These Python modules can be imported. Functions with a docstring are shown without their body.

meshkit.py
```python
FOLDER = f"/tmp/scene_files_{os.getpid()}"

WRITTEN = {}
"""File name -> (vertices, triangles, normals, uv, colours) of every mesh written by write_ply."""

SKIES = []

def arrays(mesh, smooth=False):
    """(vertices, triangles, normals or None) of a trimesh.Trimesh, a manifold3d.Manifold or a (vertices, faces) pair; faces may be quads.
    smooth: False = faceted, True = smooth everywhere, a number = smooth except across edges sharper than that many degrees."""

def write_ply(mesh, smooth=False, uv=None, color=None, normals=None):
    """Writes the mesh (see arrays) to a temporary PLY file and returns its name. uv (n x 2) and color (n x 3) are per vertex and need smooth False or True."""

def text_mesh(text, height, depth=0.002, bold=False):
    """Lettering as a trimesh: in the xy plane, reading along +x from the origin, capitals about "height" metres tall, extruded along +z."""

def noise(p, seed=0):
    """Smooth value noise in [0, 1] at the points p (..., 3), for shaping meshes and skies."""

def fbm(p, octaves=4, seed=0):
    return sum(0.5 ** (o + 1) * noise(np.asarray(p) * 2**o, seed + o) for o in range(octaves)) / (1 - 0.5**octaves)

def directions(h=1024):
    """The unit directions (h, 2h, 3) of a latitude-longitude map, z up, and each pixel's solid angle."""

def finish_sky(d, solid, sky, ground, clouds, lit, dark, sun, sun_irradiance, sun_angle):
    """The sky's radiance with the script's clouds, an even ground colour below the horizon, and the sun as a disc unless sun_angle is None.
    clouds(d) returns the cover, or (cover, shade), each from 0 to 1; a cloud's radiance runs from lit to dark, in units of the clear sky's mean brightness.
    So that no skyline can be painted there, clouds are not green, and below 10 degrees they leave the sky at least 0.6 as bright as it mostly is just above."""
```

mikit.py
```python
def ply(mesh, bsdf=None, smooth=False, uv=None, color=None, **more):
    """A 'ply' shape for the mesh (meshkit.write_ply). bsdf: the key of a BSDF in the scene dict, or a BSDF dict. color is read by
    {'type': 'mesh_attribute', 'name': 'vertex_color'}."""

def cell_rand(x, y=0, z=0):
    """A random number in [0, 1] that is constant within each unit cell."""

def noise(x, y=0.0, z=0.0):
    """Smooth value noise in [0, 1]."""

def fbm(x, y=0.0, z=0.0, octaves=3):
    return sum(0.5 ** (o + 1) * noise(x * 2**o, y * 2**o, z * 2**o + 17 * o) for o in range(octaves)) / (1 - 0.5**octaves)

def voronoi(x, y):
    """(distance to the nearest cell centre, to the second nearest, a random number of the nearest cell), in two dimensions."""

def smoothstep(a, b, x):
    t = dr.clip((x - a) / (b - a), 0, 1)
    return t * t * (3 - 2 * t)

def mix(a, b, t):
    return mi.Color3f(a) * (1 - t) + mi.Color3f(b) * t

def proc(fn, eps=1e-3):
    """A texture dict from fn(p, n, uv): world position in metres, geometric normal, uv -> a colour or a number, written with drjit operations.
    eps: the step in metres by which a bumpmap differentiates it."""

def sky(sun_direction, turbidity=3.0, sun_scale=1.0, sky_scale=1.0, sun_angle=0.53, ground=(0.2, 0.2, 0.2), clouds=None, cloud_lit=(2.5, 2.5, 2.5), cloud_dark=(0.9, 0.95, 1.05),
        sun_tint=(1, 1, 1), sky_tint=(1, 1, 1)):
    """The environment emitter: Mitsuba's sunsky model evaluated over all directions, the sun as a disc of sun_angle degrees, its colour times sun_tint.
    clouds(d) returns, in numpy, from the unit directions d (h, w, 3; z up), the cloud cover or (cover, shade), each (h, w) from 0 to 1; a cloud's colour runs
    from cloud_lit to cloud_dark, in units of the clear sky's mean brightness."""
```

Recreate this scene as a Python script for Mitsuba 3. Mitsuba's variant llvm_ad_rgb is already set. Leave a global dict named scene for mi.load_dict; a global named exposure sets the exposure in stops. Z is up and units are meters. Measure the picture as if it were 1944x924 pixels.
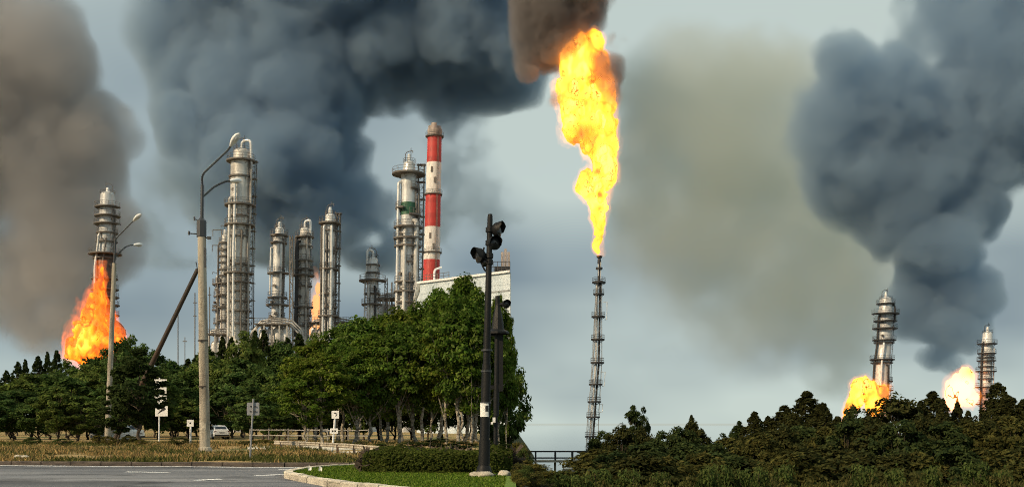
import math, random
import numpy as np, trimesh, mitsuba as mi, drjit as dr, mikit, meshkit
from scipy import ndimage
T = mi.ScalarTransform4f
scene, labels = {}, {}
R = np.random.default_rng(7)

# ------------------------------------------------------------------ camera, sky, exposure
F, HOR, EYE = 2000.0, 806.0, 1.3            # focal length in px of a 1944 px wide frame, horizon row, eye height
exposure = 1.55
scene['camera'] = {'type': 'perspective', 'fov': math.degrees(2 * math.atan(972 / F)), 'fov_axis': 'x', 'near_clip': 0.1, 'far_clip': 100000.0,
                   'principal_point_offset_x': 0.0, 'principal_point_offset_y': (462 - HOR) / 924.0,
                   'to_world': T().look_at(origin=[0, 0, EYE], target=[0, 1, EYE], up=[0, 0, 1])}


def nfbm(p, o=4, seed=0):
    return meshkit.fbm(p, o, seed)


def sstep(a, b, x):
    t = np.clip((x - a) / (b - a), 0, 1)
    return t * t * (3 - 2 * t)


def cloudfn(full):
    d = full[::4, ::4]
    x, y, z = d[..., 0], d[..., 1], np.maximum(d[..., 2], 0)
    q = d / (0.35 + z[..., None])
    n = nfbm(q * 1.7 + 3, 5, 3)
    n2 = nfbm(q * 3.1 + 11, 4, 9)
    cover = 0.88 + 0.12 * sstep(0.3, 0.6, n)
    az = np.arctan2(x, y)
    # the overcast is thicker to the left, thin and pale to the right; low on the horizon it is pale too
    side = sstep(-0.05, 0.05, az + 0.03 * (n2 - 0.5)) * sstep(3.3, 2.0, np.abs(az))
    shade = 0.72 - 0.20 * side + 1.5 * (n - 0.5) + 0.8 * (n2 - 0.5)
    shade += (1 - side) * (-0.42 * sstep(0.12, 0.02, z) - 0.16 * sstep(0.28, 0.40, z))
    shade += side * (-1.0 * sstep(0.17, 0.30, z + 0.06 * (n2 - 0.5)) - 0.30 * sstep(0.09, 0.01, z))
    up = [a / b for a, b in zip(full.shape[:2], shade.shape)]
    return ndimage.zoom(cover, up, order=1), np.clip(ndimage.zoom(shade, up, order=1), 0, 1)


scene['sky'] = mikit.sky((-0.67, -0.55, 0.52), turbidity=3, sun_scale=0.95, sun_angle=2.5, ground=(0.42, 0.44, 0.44), clouds=cloudfn,
                         cloud_lit=(2.20, 2.52, 2.32), cloud_dark=(0.58, 0.83, 1.06), sun_tint=(1.0, 0.965, 0.90))

scene['sky']['sampling_weight'] = 150.0                          # most light comes from the sky and the sun


def P(px, py, Y):
    """The point at distance Y in front of the camera that the photograph shows at the pixel (px, py)."""
    return np.array([(px - 972) / F * Y, Y, EYE + (HOR - py) / F * Y])


# ------------------------------------------------------------------ keys, labels, materials
def numbered(name):
    k, i = name, 0
    while k in labels or k in scene or any(s.startswith(k + '__') for s in scene):
        i += 1
        k = f'{name}_{i:03d}'
    return k


used_part = {}


def part_key(parent, name):
    base = f'{parent}__{name}'
    i = used_part.get(base, 0)
    used_part[base] = i + 1
    return base if i == 0 else f'{base}_{i:03d}'


used_top = {}


def top_key(name):
    i = used_top.get(name, 0)
    used_top[name] = i + 1
    return name if i == 0 else f'{name}_{i:03d}'


def thing(name, label, cat, group=None):
    k = top_key(name)
    labels[k] = {'label': label, 'category': cat}
    if group:
        labels[k]['group'] = group
    return k


def struct(name, mesh, bsdf, smooth=False, label=None, kind='structure', cat=None, **kw):
    k = top_key(name)
    scene[k] = mikit.ply(mesh, bsdf, smooth=smooth, **kw)
    labels[k] = {'kind': kind}
    if label:
        labels[k]['label'] = label
    if cat:
        labels[k]['category'] = cat
    return k


def part(parent, name, mesh, bsdf, smooth=False, label=None, kind=None, **kw):
    k = part_key(parent, name)
    scene[k] = mikit.ply(mesh, bsdf, smooth=smooth, **kw)
    if label or kind:
        labels[k] = {a: b for a, b in (('label', label), ('kind', kind)) if b}
    return k


# ------------------------------------------------------------------ mesh helpers
class MB:
    def __init__(s):
        s.v, s.f, s.n = [], [], 0

    def add(s, v, f):
        s.v.append(np.asarray(v, float)); s.f.append(np.asarray(f, int) + s.n); s.n += len(v)
        return s

    def mesh(s):
        return trimesh.Trimesh(np.vstack(s.v), np.vstack(s.f), process=False)

    def box(s, c, size, rz=0.0, ax=None):
        x, y, z = np.asarray(size) / 2
        v = np.array([[a, b, d] for a in (-x, x) for b in (-y, y) for d in (-z, z)], float)
        f = [[0, 1, 3], [0, 3, 2], [4, 6, 7], [4, 7, 5], [0, 4, 5], [0, 5, 1], [2, 3, 7], [2, 7, 6], [0, 2, 6], [0, 6, 4], [1, 5, 7], [1, 7, 3]]
        if ax is not None:
            v = v @ np.asarray(ax)
        elif rz:
            c_, s_ = math.cos(rz), math.sin(rz)
            v = v @ np.array([[c_, s_, 0], [-s_, c_, 0], [0, 0, 1]])
        return s.add(v + np.asarray(c), f)

    def tube(s, pts, r, n=8, caps=True):
        p = np.asarray(pts, float)
        r = np.broadcast_to(np.asarray(r, float), (len(p),))
        t = np.gradient(p, axis=0)
        t /= np.linalg.norm(t, axis=1, keepdims=True) + 1e-12
        ref = np.array([0.9, 0.35, 0.1]) if abs(t[:, 2]).mean() > 0.6 else np.array([0, 0, 1.0])
        a = np.cross(t, ref); a /= np.linalg.norm(a, axis=1, keepdims=True) + 1e-12
        b = np.cross(t, a)
        ang = np.arange(n) * 2 * np.pi / n
        v = (p[:, None] + r[:, None, None] * (np.cos(ang)[None, :, None] * a[:, None] + np.sin(ang)[None, :, None] * b[:, None])).reshape(-1, 3)
        i, j = np.meshgrid(np.arange(len(p) - 1), np.arange(n), indexing='ij')
        q = np.stack([i * n + j, (i + 1) * n + j, (i + 1) * n + (j + 1) % n, i * n + (j + 1) % n], -1).reshape(-1, 4)
        f = [np.vstack([q[:, [0, 1, 2]], q[:, [0, 2, 3]]])]
        if caps:
            k = np.arange(1, n - 1)
            f.append(np.stack([k * 0, k, k + 1], 1))
            o = (len(p) - 1) * n
            f.append(np.stack([k * 0 + o, k + 1 + o, k + o], 1))
        return s.add(v, np.vstack(f))

    def lathe(s, prof, c=(0, 0, 0), n=24, a0=0.0, a1=2 * np.pi):
        """prof: (radius, z) pairs from bottom to top, turned about a vertical axis through c."""
        prof = np.asarray(prof, float)
        full = abs(a1 - a0 - 2 * np.pi) < 1e-6
        c = np.r_[np.asarray(c, float), 0.0][:3]
        ang = np.linspace(a0, a1, n, endpoint=not full)
        v = np.stack([prof[:, None, 0] * np.cos(ang), prof[:, None, 0] * np.sin(ang), prof[:, None, 1] + 0 * ang], -1).reshape(-1, 3)
        m = n if full else n - 1
        i, j = np.meshgrid(np.arange(len(prof) - 1), np.arange(m), indexing='ij')
        q = np.stack([i * n + j, i * n + (j + 1) % n, (i + 1) * n + (j + 1) % n, (i + 1) * n + j], -1).reshape(-1, 4)
        return s.add(v + np.asarray(c, float), np.vstack([q[:, [0, 1, 2]], q[:, [0, 2, 3]]]))

    def poly(s, pts, z=None):
        """A flat polygon (convex or star-shaped about its mean)."""
        p = np.asarray(pts, float)
        if z is not None:
            p = np.column_stack([p[:, :2], np.full(len(p), z)])
        n = len(p)
        k = np.arange(n)
        return s.add(np.vstack([p, p.mean(0)]), np.stack([k, (k + 1) % n, k * 0 + n], 1))


def rgb(*c):
    return {'type': 'rgb', 'value': list(map(float, c))}


def mat(name, color, rough=0.6, metallic=0.0, spec=0.5, two=True, **kw):
    tex = color if isinstance(color, dict) else rgb(*color)
    b = {'type': 'principled', 'base_color': tex, 'roughness': rough, 'metallic': metallic, 'specular': spec, **kw}
    scene[name] = {'type': 'twosided', 'bsdf': b} if two else b
    return name


mix, fb, ns, sm = mikit.mix, mikit.fbm, mikit.noise, mikit.smoothstep
# ------------------------------------------------------------------ smoke: grids of density in closed boxes
def smoke(name, label, px0, px1, py0, py1, Y0, Y1, blobs, tau, albedo, seed, scale=1.0, edge=(0.35, 0.62), res=150, warp=26.0, detail=1.0, g=0.2, grow=1.15):
    """blobs: (px, py, radius px, weight) at the depth of the middle of the box; tau: optical depth per 100 px of full density."""
    Yc = 0.5 * (Y0 + Y1)
    m = Yc / F                                                   # metres per px
    a, b = P(px0, py1, Yc), P(px1, py0, Yc)
    lo, hi = np.array([a[0], Y0, a[2]]), np.array([b[0], Y1, b[2]])
    size = hi - lo
    step = size[0] / res
    nx, ny, nz = (max(8, int(round(s / step))) for s in size)
    zz, yy, xx = np.meshgrid(*[(np.arange(n) + 0.5) / n for n in (nz, ny, nx)], indexing='ij')
    # px-like coordinates: x to the right, y depth, z up
    X, Yd, Z = (a_.astype(np.float32) for a_ in (px0 + xx * (px1 - px0), (yy - 0.5) * size[1] / m, py1 - zz * (py1 - py0)))
    lr = np.random.default_rng(seed)
    ext = np.array([py1 - py0, size[1] / m, px1 - px0], float)
    def field(freq, o, sd):
        """Fractal noise in [0, 1] on the grid: each octave is a small random lattice, enlarged."""
        out = np.zeros((nz, ny, nx), np.float32)
        for k in range(o):
            cells = [max(1.0, e / freq * 2 ** k) for e in ext]
            lat = lr.random([int(math.ceil(c)) + 3 for c in cells]).astype(np.float32)
            for axis, (n, c) in enumerate(zip((nz, ny, nx), cells)):
                u = (np.arange(n) + 0.5) / n * c + 1
                w = np.maximum(0, 1.5 - np.abs(u[:, None] - np.arange(lat.shape[axis])[None])) ** 2 / 2          # quadratic B-spline
                inner = np.abs(u[:, None] - np.arange(lat.shape[axis])[None])
                w = np.where(inner < 0.5, 0.75 - inner ** 2, w).astype(np.float32)
                lat = np.moveaxis(np.tensordot(w, lat, (1, axis)), 0, axis)
            out += 0.5 ** (k + 1) * lat
        return np.clip(0.5 + (out / (1 - 0.5 ** o) - 0.5) * 2.2, 0, 1)
    wx, wy, wz = ((field(130.0 * scale, 4, seed + k) - 0.5) * 2 * warp * scale * 2 for k in range(3))
    X, Yd, Z = X + wx, Yd + wy, Z + wz
    den = np.zeros_like(X)
    rr = np.random.default_rng(seed)
    half = size[1] / m / 2
    pad = 2.2 * warp * scale + 4
    for bx, bz, br, bw in blobs:
        br = br * grow
        by = (rr.random() - 0.5) * max(0, 2 * (half - br)) * 0.5
        i0, i1 = (int(np.clip((q - px0) / (px1 - px0) * nx, 0, nx)) for q in (bx - br - pad, bx + br + pad))
        k0, k1 = (int(np.clip((py1 - q) / (py1 - py0) * nz, 0, nz)) for q in (bz + br + pad, bz - br - pad))
        if i1 <= i0 or k1 <= k0:
            continue
        w_ = (slice(k0, k1), slice(None), slice(i0, i1))
        r2 = ((X[w_] - bx) ** 2 + ((Yd[w_] - by) * max(1.0, br / half * 1.1)) ** 2 + (Z[w_] - bz) ** 2) / br ** 2
        den[w_] = np.maximum(den[w_], bw * np.sqrt(np.clip(1 - r2, 0, 1)))
    n = field(75.0 * scale, 6, seed + 11)
    bil = 1 - np.abs(2 * field(46.0 * scale, 4, seed + 12) - 1)                 # cauliflower billows
    v = den + (0.8 * detail * (n - 0.5) + 0.45 * detail * (bil - 0.55)) * (den > 0)
    d = sstep(edge[0], edge[1], v) * np.clip(den * 1.15, 0, 1) * (0.35 + 0.75 * n + 0.5 * bil)
    fade = np.minimum.reduce([xx, 1 - xx, yy, 1 - yy, zz, 1 - zz])
    d *= sstep(0.0, 0.03, fade) * sstep(0.0, 0.13, np.minimum(xx, 1 - xx) + 0.10 * (n - 0.5) + 0.06 * (bil - 0.5))
    d = np.where(d < 0.012, 0, d).astype(np.float32)
    tw = T().translate(lo.tolist()).scale(size.tolist())
    scene[name + '_medium'] = {'type': 'heterogeneous', 'albedo': rgb(*albedo),
                               'sigma_t': {'type': 'gridvolume', 'grid': mi.VolumeGrid(np.ascontiguousarray(d[..., None])), 'to_world': tw, 'filter_type': 'trilinear', 'wrap_mode': 'clamp'},
                               'scale': float(tau / (100 * m)), 'phase': {'type': 'hg', 'g': g}}
    k = top_key(name)
    c = 0.5 * (lo + hi)
    scene[k] = {'type': 'cube', 'to_world': T().translate(c.tolist()).scale((size / 2).tolist()), 'bsdf': {'type': 'null'},
                'interior': {'type': 'ref', 'id': name + '_medium'}}
    labels[k] = {'label': label, 'category': 'smoke'}


smoke('brown_smoke_plume', 'brownish grey smoke drifting up at the far left behind the burning column', -160, 320, -130, 690, 335, 400,
      [(60, 60, 60, .5), (40, 130, 110, 1), (-60, 120, 130, 1), (110, 160, 70, .9), (-20, 240, 120, .9), (90, 250, 100, .8), (200, 260, 70, 1), (190, 300, 70, 1),
       (120, 320, 110, .95), (40, 340, 100, .8), (-60, 330, 110, .8), (130, 420, 100, .8), (60, 480, 90, .7), (150, 500, 70, .8), (110, 570, 70, .7), (40, 560, 80, .6), (150, 610, 50, .8), (90, 640, 50, .6),
       (-60, 480, 110, .5), (-10, -30, 90, .5), (-100, 220, 120, .9)],
      1.7, (0.605, 0.605, 0.62), 21, warp=22, grow=1.4, edge=(0.22, 0.55), detail=0.9, res=130)
smoke('dark_smoke_plume', 'huge slate blue smoke cloud rising behind the refinery columns and spreading right', 230, 1065, -150, 520, 440, 580,
      [(560, 60, 170, 1), (420, 40, 140, 1), (350, 100, 90, 1), (440, 180, 120, 1), (370, 235, 60, 1), (560, 200, 130, 1), (600, 130, 130, 1), (480, 290, 70, .9), (560, 320, 100, 1), (610, 280, 70, 1),
       (540, 400, 70, 1), (520, 440, 60, 1), (560, 470, 60, .9), (545, 500, 45, .8), (700, 40, 150, 1), (800, 20, 150, 1), (900, 30, 150, 1), (860, 100, 95, .95), (930, 90, 90, .95), (975, 60, 80, .95), (960, 130, 60, .8), (760, 110, 100, .9), (500, -60, 180, 1), (700, -60, 180, 1), (880, -80, 180, 1),
       (650, 340, 60, .5), (690, 370, 60, .55), (660, 420, 60, .5), (720, 440, 60, .5), (400, 300, 70, .45), (330, 330, 70, .4), (600, 430, 70, .6), (720, 480, 50, .5), (330, 360, 100, .29), (420, 430, 90, .28), (300, 470, 80, .26), (860, 300, 90, .30), (810, 430, 80, .28), (900, 400, 70, .25), (860, 190, 70, .35), (760, 190, 60, .3)],
      4.0, (0.49, 0.63, 0.765), 5, warp=26, grow=1.22, edge=(0.24, 0.52), detail=1.0, res=230)
smoke('flare_smoke', 'dark brown smoke billowing off the top of the flare flame', 960, 1215, -150, 230, 282, 318,
      [(1040, 20, 70, 1), (1000, 20, 60, 1), (1080, 10, 70, 1), (1120, 10, 40, .8), (1010, 90, 40, .9), (1000, 130, 22, .8), (1060, 70, 60, 1), (1145, 140, 38, .8), (1150, 190, 26, .6), (1040, -70, 80, 1), (1110, -60, 70, 1), (1050, 200, 18, .6), (1160, 100, 25, .5)],
      5.5, (0.43, 0.405, 0.405), 33, scale=0.45, warp=22, res=96)
smoke('olive_smoke_veil', 'broad olive grey smoke drifting between the flare flame and the slate plume', 1130, 1700, 40, 800, 480, 600,
      [(1300, 220, 130, .8), (1400, 200, 120, .9), (1250, 330, 120, .8), (1380, 320, 130, .9), (1480, 300, 120, .8), (1330, 430, 120, .75), (1440, 440, 130, .8), (1540, 420, 120, .8), (1500, 540, 110, .8), (1580, 560, 110, .8), (1400, 560, 110, .5),
       (1610, 640, 90, .7), (1530, 660, 70, .5), (1620, 480, 70, .7), (1230, 450, 90, .5), (1290, 560, 100, .4), (1220, 220, 80, .6), (1450, 640, 80, .35), (1600, 300, 80, .6), (1560, 720, 60, .35)],
      1.05, (0.755, 0.80, 0.775), 47, warp=20, grow=1.45, detail=0.7, edge=(0.2, 0.75))
smoke('slate_smoke_plume', 'dense slate blue smoke rising from the right-hand fire', 1480, 2120, -140, 740, 370, 440,
      [(1808, 640, 40, 1), (1812, 680, 26, .9), (1822, 706, 16, .8), (1812, 605, 52, 1), (1830, 560, 60, 1), (1780, 560, 60, 1), (1810, 500, 72, 1), (1850, 480, 45, 1), (1760, 480, 70, 1), (1800, 420, 90, 1), (1860, 420, 45, 1), (1700, 400, 90, .9), (1640, 320, 100, .85),
       (1740, 320, 110, .95), (1830, 330, 80, .95), (1600, 240, 90, .8), (1700, 230, 110, .8), (1800, 240, 120, .75), (1900, 250, 120, .75), (1590, 150, 50, .8), (1620, 110, 35, .7), (1880, 130, 130, .65), (1980, 100, 150, .7), (1960, 220, 130, .75),
       (2040, 240, 120, .7), (1820, 20, 100, .5), (1920, -20, 150, .6)],
      3.4, (0.50, 0.635, 0.76), 61, warp=22, grow=1.25, edge=(0.24, 0.52), detail=1.0, res=190)
# ------------------------------------------------------------------ materials
def clad(base, dirt=(0.10, 0.085, 0.07), k=0.55):
    def fn(p, n, uv):
        a = fb(p.x * 1.3 + 3, p.y * 1.3, p.z * 0.09, 4)                    # rain streaks
        b = fb(p.x * 0.5, p.y * 0.5 + 9, p.z * 0.35, 3)                    # patches
        seam = mikit.cell_rand(dr.floor(p.z / 1.6), 3, 7)
        c = mix(base, [x * 0.80 for x in base], seam)
        return mix(c, dirt, k * sm(0.45, 0.75, a * 0.6 + b * 0.4))
    return mikit.proc(fn)


mat('cladding', clad((0.70, 0.715, 0.72), k=0.40), 0.38, 0.22)
mat('cladding_warm', clad((0.67, 0.66, 0.63), (0.17, 0.14, 0.11), 0.5), 0.45, 0.2)
mat('cladding_white', clad((0.78, 0.79, 0.79), (0.25, 0.23, 0.2), 0.35), 0.40, 0.2)
mat('cladding_sooty', clad((0.12, 0.105, 0.09), (0.02, 0.018, 0.016), 0.95), 0.6, 0.1)
mat('platform_steel', clad((0.16, 0.15, 0.14), (0.07, 0.045, 0.03), 0.8), 0.6, 0.2)
mat('dark_steel', (0.035, 0.035, 0.037), 0.5, 0.2)
mat('pipe_steel', clad((0.45, 0.44, 0.42), (0.1, 0.07, 0.05), 0.6), 0.45, 0.3)
mat('green_paint', clad((0.03, 0.12, 0.065), (0.05, 0.06, 0.045), 0.6), 0.5)
mat('red_paint', clad((0.52, 0.05, 0.045), (0.36, 0.09, 0.075), 0.4), 0.55)
mat('white_paint', clad((0.80, 0.79, 0.77), (0.45, 0.37, 0.33), 0.4), 0.55)
mat('soot_band', clad((0.42, 0.36, 0.33), (0.09, 0.07, 0.06), 0.8), 0.7)
mat('signal_black', (0.010, 0.011, 0.012), 0.55, 0.0, 0.25)
mat('signal_lens', (0.02, 0.021, 0.022), 0.12)
mat('sign_white', (0.78, 0.78, 0.77), 0.5)
mat('sign_grey', (0.30, 0.31, 0.33), 0.45, 0.3)
mat('print_black', (0.02, 0.02, 0.022), 0.6)
mat('lamp_white', (0.80, 0.81, 0.82), 0.35)
mat('lamp_glass', (0.62, 0.64, 0.66), 0.15)
mat('pole_steel', (0.055, 0.06, 0.068), 0.45, 0.3)
mat('rusty_iron', clad((0.06, 0.05, 0.045), (0.09, 0.045, 0.025), 0.8), 0.7)


def concrete_fn(p, n, uv):
    a = fb(p.x * 5, p.y * 5, p.z * 0.7, 4)
    b = fb(p.x * 30, p.y * 30, p.z * 22, 3)
    return mix((0.40, 0.365, 0.30), (0.20, 0.175, 0.14), sm(0.35, 0.72, a * 0.7 + b * 0.3))


mat('concrete', mikit.proc(concrete_fn), 0.85)
mat('concrete_pale', mikit.proc(lambda p, n, uv: mix((0.50, 0.46, 0.38), (0.30, 0.27, 0.22), sm(0.3, 0.75, fb(p.x * 2.5, p.y * 2.5, p.z * 5, 4)))), 0.85)
mat('concrete_dark', mikit.proc(lambda p, n, uv: mix((0.105, 0.085, 0.07), (0.055, 0.045, 0.04), sm(0.3, 0.7, fb(p.x * 2.5, p.y * 2.5, p.z * 9, 4)))), 0.9)
mat('wall_white', mikit.proc(lambda p, n, uv: mix((0.58, 0.66, 0.72), (0.46, 0.55, 0.61), sm(0.35, 0.75, fb(p.x * 0.5, p.y * 0.5, p.z * 0.06, 4)))), 0.5)
mat('wall_grey', (0.30, 0.33, 0.35), 0.6)
mat('bark_pale', mikit.proc(lambda p, n, uv: mix((0.36, 0.33, 0.27), (0.12, 0.10, 0.08), sm(0.35, 0.7, fb(p.x * 6, p.y * 6, p.z * 9, 3)))), 0.9)
mat('bark_dark', mikit.proc(lambda p, n, uv: mix((0.09, 0.07, 0.05), (0.04, 0.032, 0.025), fb(p.x * 7, p.y * 7, p.z * 2, 3))), 0.95)
scene['leaf'] = {'type': 'principledthin', 'base_color': {'type': 'mesh_attribute', 'name': 'vertex_color'}, 'roughness': 0.55, 'spec_trans': 0.0, 'diff_trans': 0.7, 'eta': 1.35}
scene['grass_blade'] = {'type': 'twosided', 'bsdf': {'type': 'diffuse', 'reflectance': {'type': 'mesh_attribute', 'name': 'vertex_color'}}}


def asphalt_fn(p, n, uv):
    a = fb(p.x * 0.22 + 3, p.y * 0.6, 0, 4)                                # worn lanes, stretched along the road
    b = fb(p.x * 40, p.y * 40, 0, 2)
    crack = dr.abs(fb(p.x * 0.8, p.y * 1.1 + 40, 0, 4) - 0.5)
    c = mix((0.105, 0.110, 0.125), (0.185, 0.190, 0.205), sm(0.3, 0.7, a * 0.75 + b * 0.25))
    lane = dr.abs(fb(p.x * 0.04, 2.0, 0, 2) * 1.6 + p.y * 0.55 - dr.floor(fb(p.x * 0.04, 2.0, 0, 2) * 1.6 + p.y * 0.55) - 0.5)
    c = c * (0.76 + 0.24 * sm(0.08, 0.22, lane))                             # darker wheel tracks
    old = mikit.cell_rand(dr.floor(p.x * 0.16 + 0.3), dr.floor(p.y * 0.45), 5)
    c = c * (1 - 0.30 * sm(0.84, 0.85, old))                                 # square repairs
    stain = sm(0.62, 0.75, fb(p.x * 0.5 + 20, p.y * 1.3, 0, 4))
    c = c * (1 - 0.5 * stain)
    return mix((0.05, 0.05, 0.055), c, 0.45 + 0.55 * sm(0.0, 0.016, crack))


mat('asphalt', mikit.proc(asphalt_fn), 0.8)
mat('side_road_concrete', mikit.proc(lambda p, n, uv: mix((0.46, 0.42, 0.34), (0.34, 0.31, 0.26), fb(p.x * 0.7, p.y * 1.5, 0, 4))), 0.9)
mat('road_paint', mikit.proc(lambda p, n, uv: mix((0.74, 0.75, 0.76), (0.36, 0.36, 0.37), sm(0.52, 0.75, fb(p.x * 5, p.y * 9, 0, 4)))), 0.7)


def soil_fn(p, n, uv):
    a = fb(p.x * 0.35, p.y * 0.35, 0, 4)
    b = fb(p.x * 3, p.y * 3, 0, 3)
    dry = mix((0.27, 0.185, 0.08), (0.16, 0.12, 0.055), b)
    green = mix((0.055, 0.075, 0.02), (0.03, 0.045, 0.012), b)
    c = mix(dry, green, sm(0.48, 0.66, a * 0.75 + b * 0.25))
    # right of the verge the slope drops into scrub
    return mix(c, mix((0.04, 0.045, 0.018), (0.025, 0.03, 0.012), b), sm(-0.3, 0.3, p.x))


mat('soil', mikit.proc(soil_fn), 0.95)
mat('turf', mikit.proc(lambda p, n, uv: mix((0.085, 0.135, 0.018), (0.045, 0.085, 0.012), fb(p.x * 1.2, p.y * 1.2, 0, 4))), 0.95)


# ------------------------------------------------------------------ the ground
def hgt(x, y):
    """Ground height: a flat verge around the road, low land beyond a bank on the right."""
    x, y = np.asarray(x, float), np.asarray(y, float)
    z = -6.6 * sstep(0, 6.4, x + 0.35 + 0.05 * np.maximum(y - 32, 0) * sstep(260, 120, y)) * sstep(14.0, 34.0, y + 0.4 * x)
    z = z - 0.35 * sstep(70, 130, y) * (1 - sstep(-8, -2, x))
    bump = 0.16 * (nfbm(np.stack([x * 0.16, y * 0.16, 0 * x], -1), 3, 4) - 0.5) * sstep(39, 46, y) * sstep(400, 150, y)
    return z + bump


def axis_steps(lo, hi, fine, n):
    t = np.linspace(-1, 1, n)
    return np.unique(np.concatenate([np.linspace(*fine, n), lo * np.linspace(0, 1, 24)[1:] ** 3 + fine[0], hi * np.linspace(0, 1, 24)[1:] ** 3 + fine[1]]))


gx = np.unique(np.concatenate([np.linspace(-70, 70, 141), -70 - 60000 * np.linspace(0, 1, 22)[1:] ** 3, 70 + 60000 * np.linspace(0, 1, 22)[1:] ** 3]))
gy = np.unique(np.concatenate([np.linspace(-20, 160, 181), -20 - 3000 * np.linspace(0, 1, 12)[1:] ** 3, 160 + 60000 * np.linspace(0, 1, 26)[1:] ** 3]))
GX, GY = np.meshgrid(gx, gy, indexing='ij')
GV = np.stack([GX, GY, hgt(GX, GY) - 0.012], -1).reshape(-1, 3)
gi, gj = np.meshgrid(np.arange(len(gx) - 1), np.arange(len(gy) - 1), indexing='ij')
gn = len(gy)
GQ = np.stack([gi * gn + gj, (gi + 1) * gn + gj, (gi + 1) * gn + gj + 1, gi * gn + gj + 1], -1).reshape(-1, 4)
struct('ground', (GV, GQ), 'soil', smooth=True, label='dry grass verge and low scrubby land around the road')


def G(px, py):
    """The flat verge's point that the photograph shows at the pixel."""
    Y = EYE / ((py - HOR) / F)
    return np.array([(px - 972) / F * Y, Y])


def sheet(poly, z, n=1):
    from shapely.geometry import Polygon
    v, f = trimesh.creation.triangulate_polygon(Polygon(poly), engine='earcut')
    return trimesh.Trimesh(np.column_stack([v, np.full(len(v), z)]), f, process=False)


scene['water_surface'] = {'type': 'twosided', 'bsdf': {'type': 'plastic', 'diffuse_reflectance': rgb(0.10, 0.12, 0.12), 'int_ior': 1.5}}
# water on the low land, far to the right
struct('water', sheet([(1, 118), (17, 118), (18, 300), (30, 330), (3000, 330), (59000, 59500), (-3000, 59500), (-60, 900), (-10, 330)], -6.35),
       'water_surface', label='pale still water beyond the trees on the right')

# road: the far edge runs almost straight across the view
edge_px = [(-260, 882), (0, 883), (300, 884.5), (500, 886), (640, 886.5), (760, 886), (850, 885)]
far_edge = [G(*p) for p in edge_px]
road = [tuple(p) for p in far_edge] + [(1.0, 12.0), (1.0, -12.0), (-34.0, -12.0), (-34.0, 34)]
struct('road', sheet(road, 0.0), 'asphalt', label='worn grey asphalt road curving past the verge')


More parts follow.
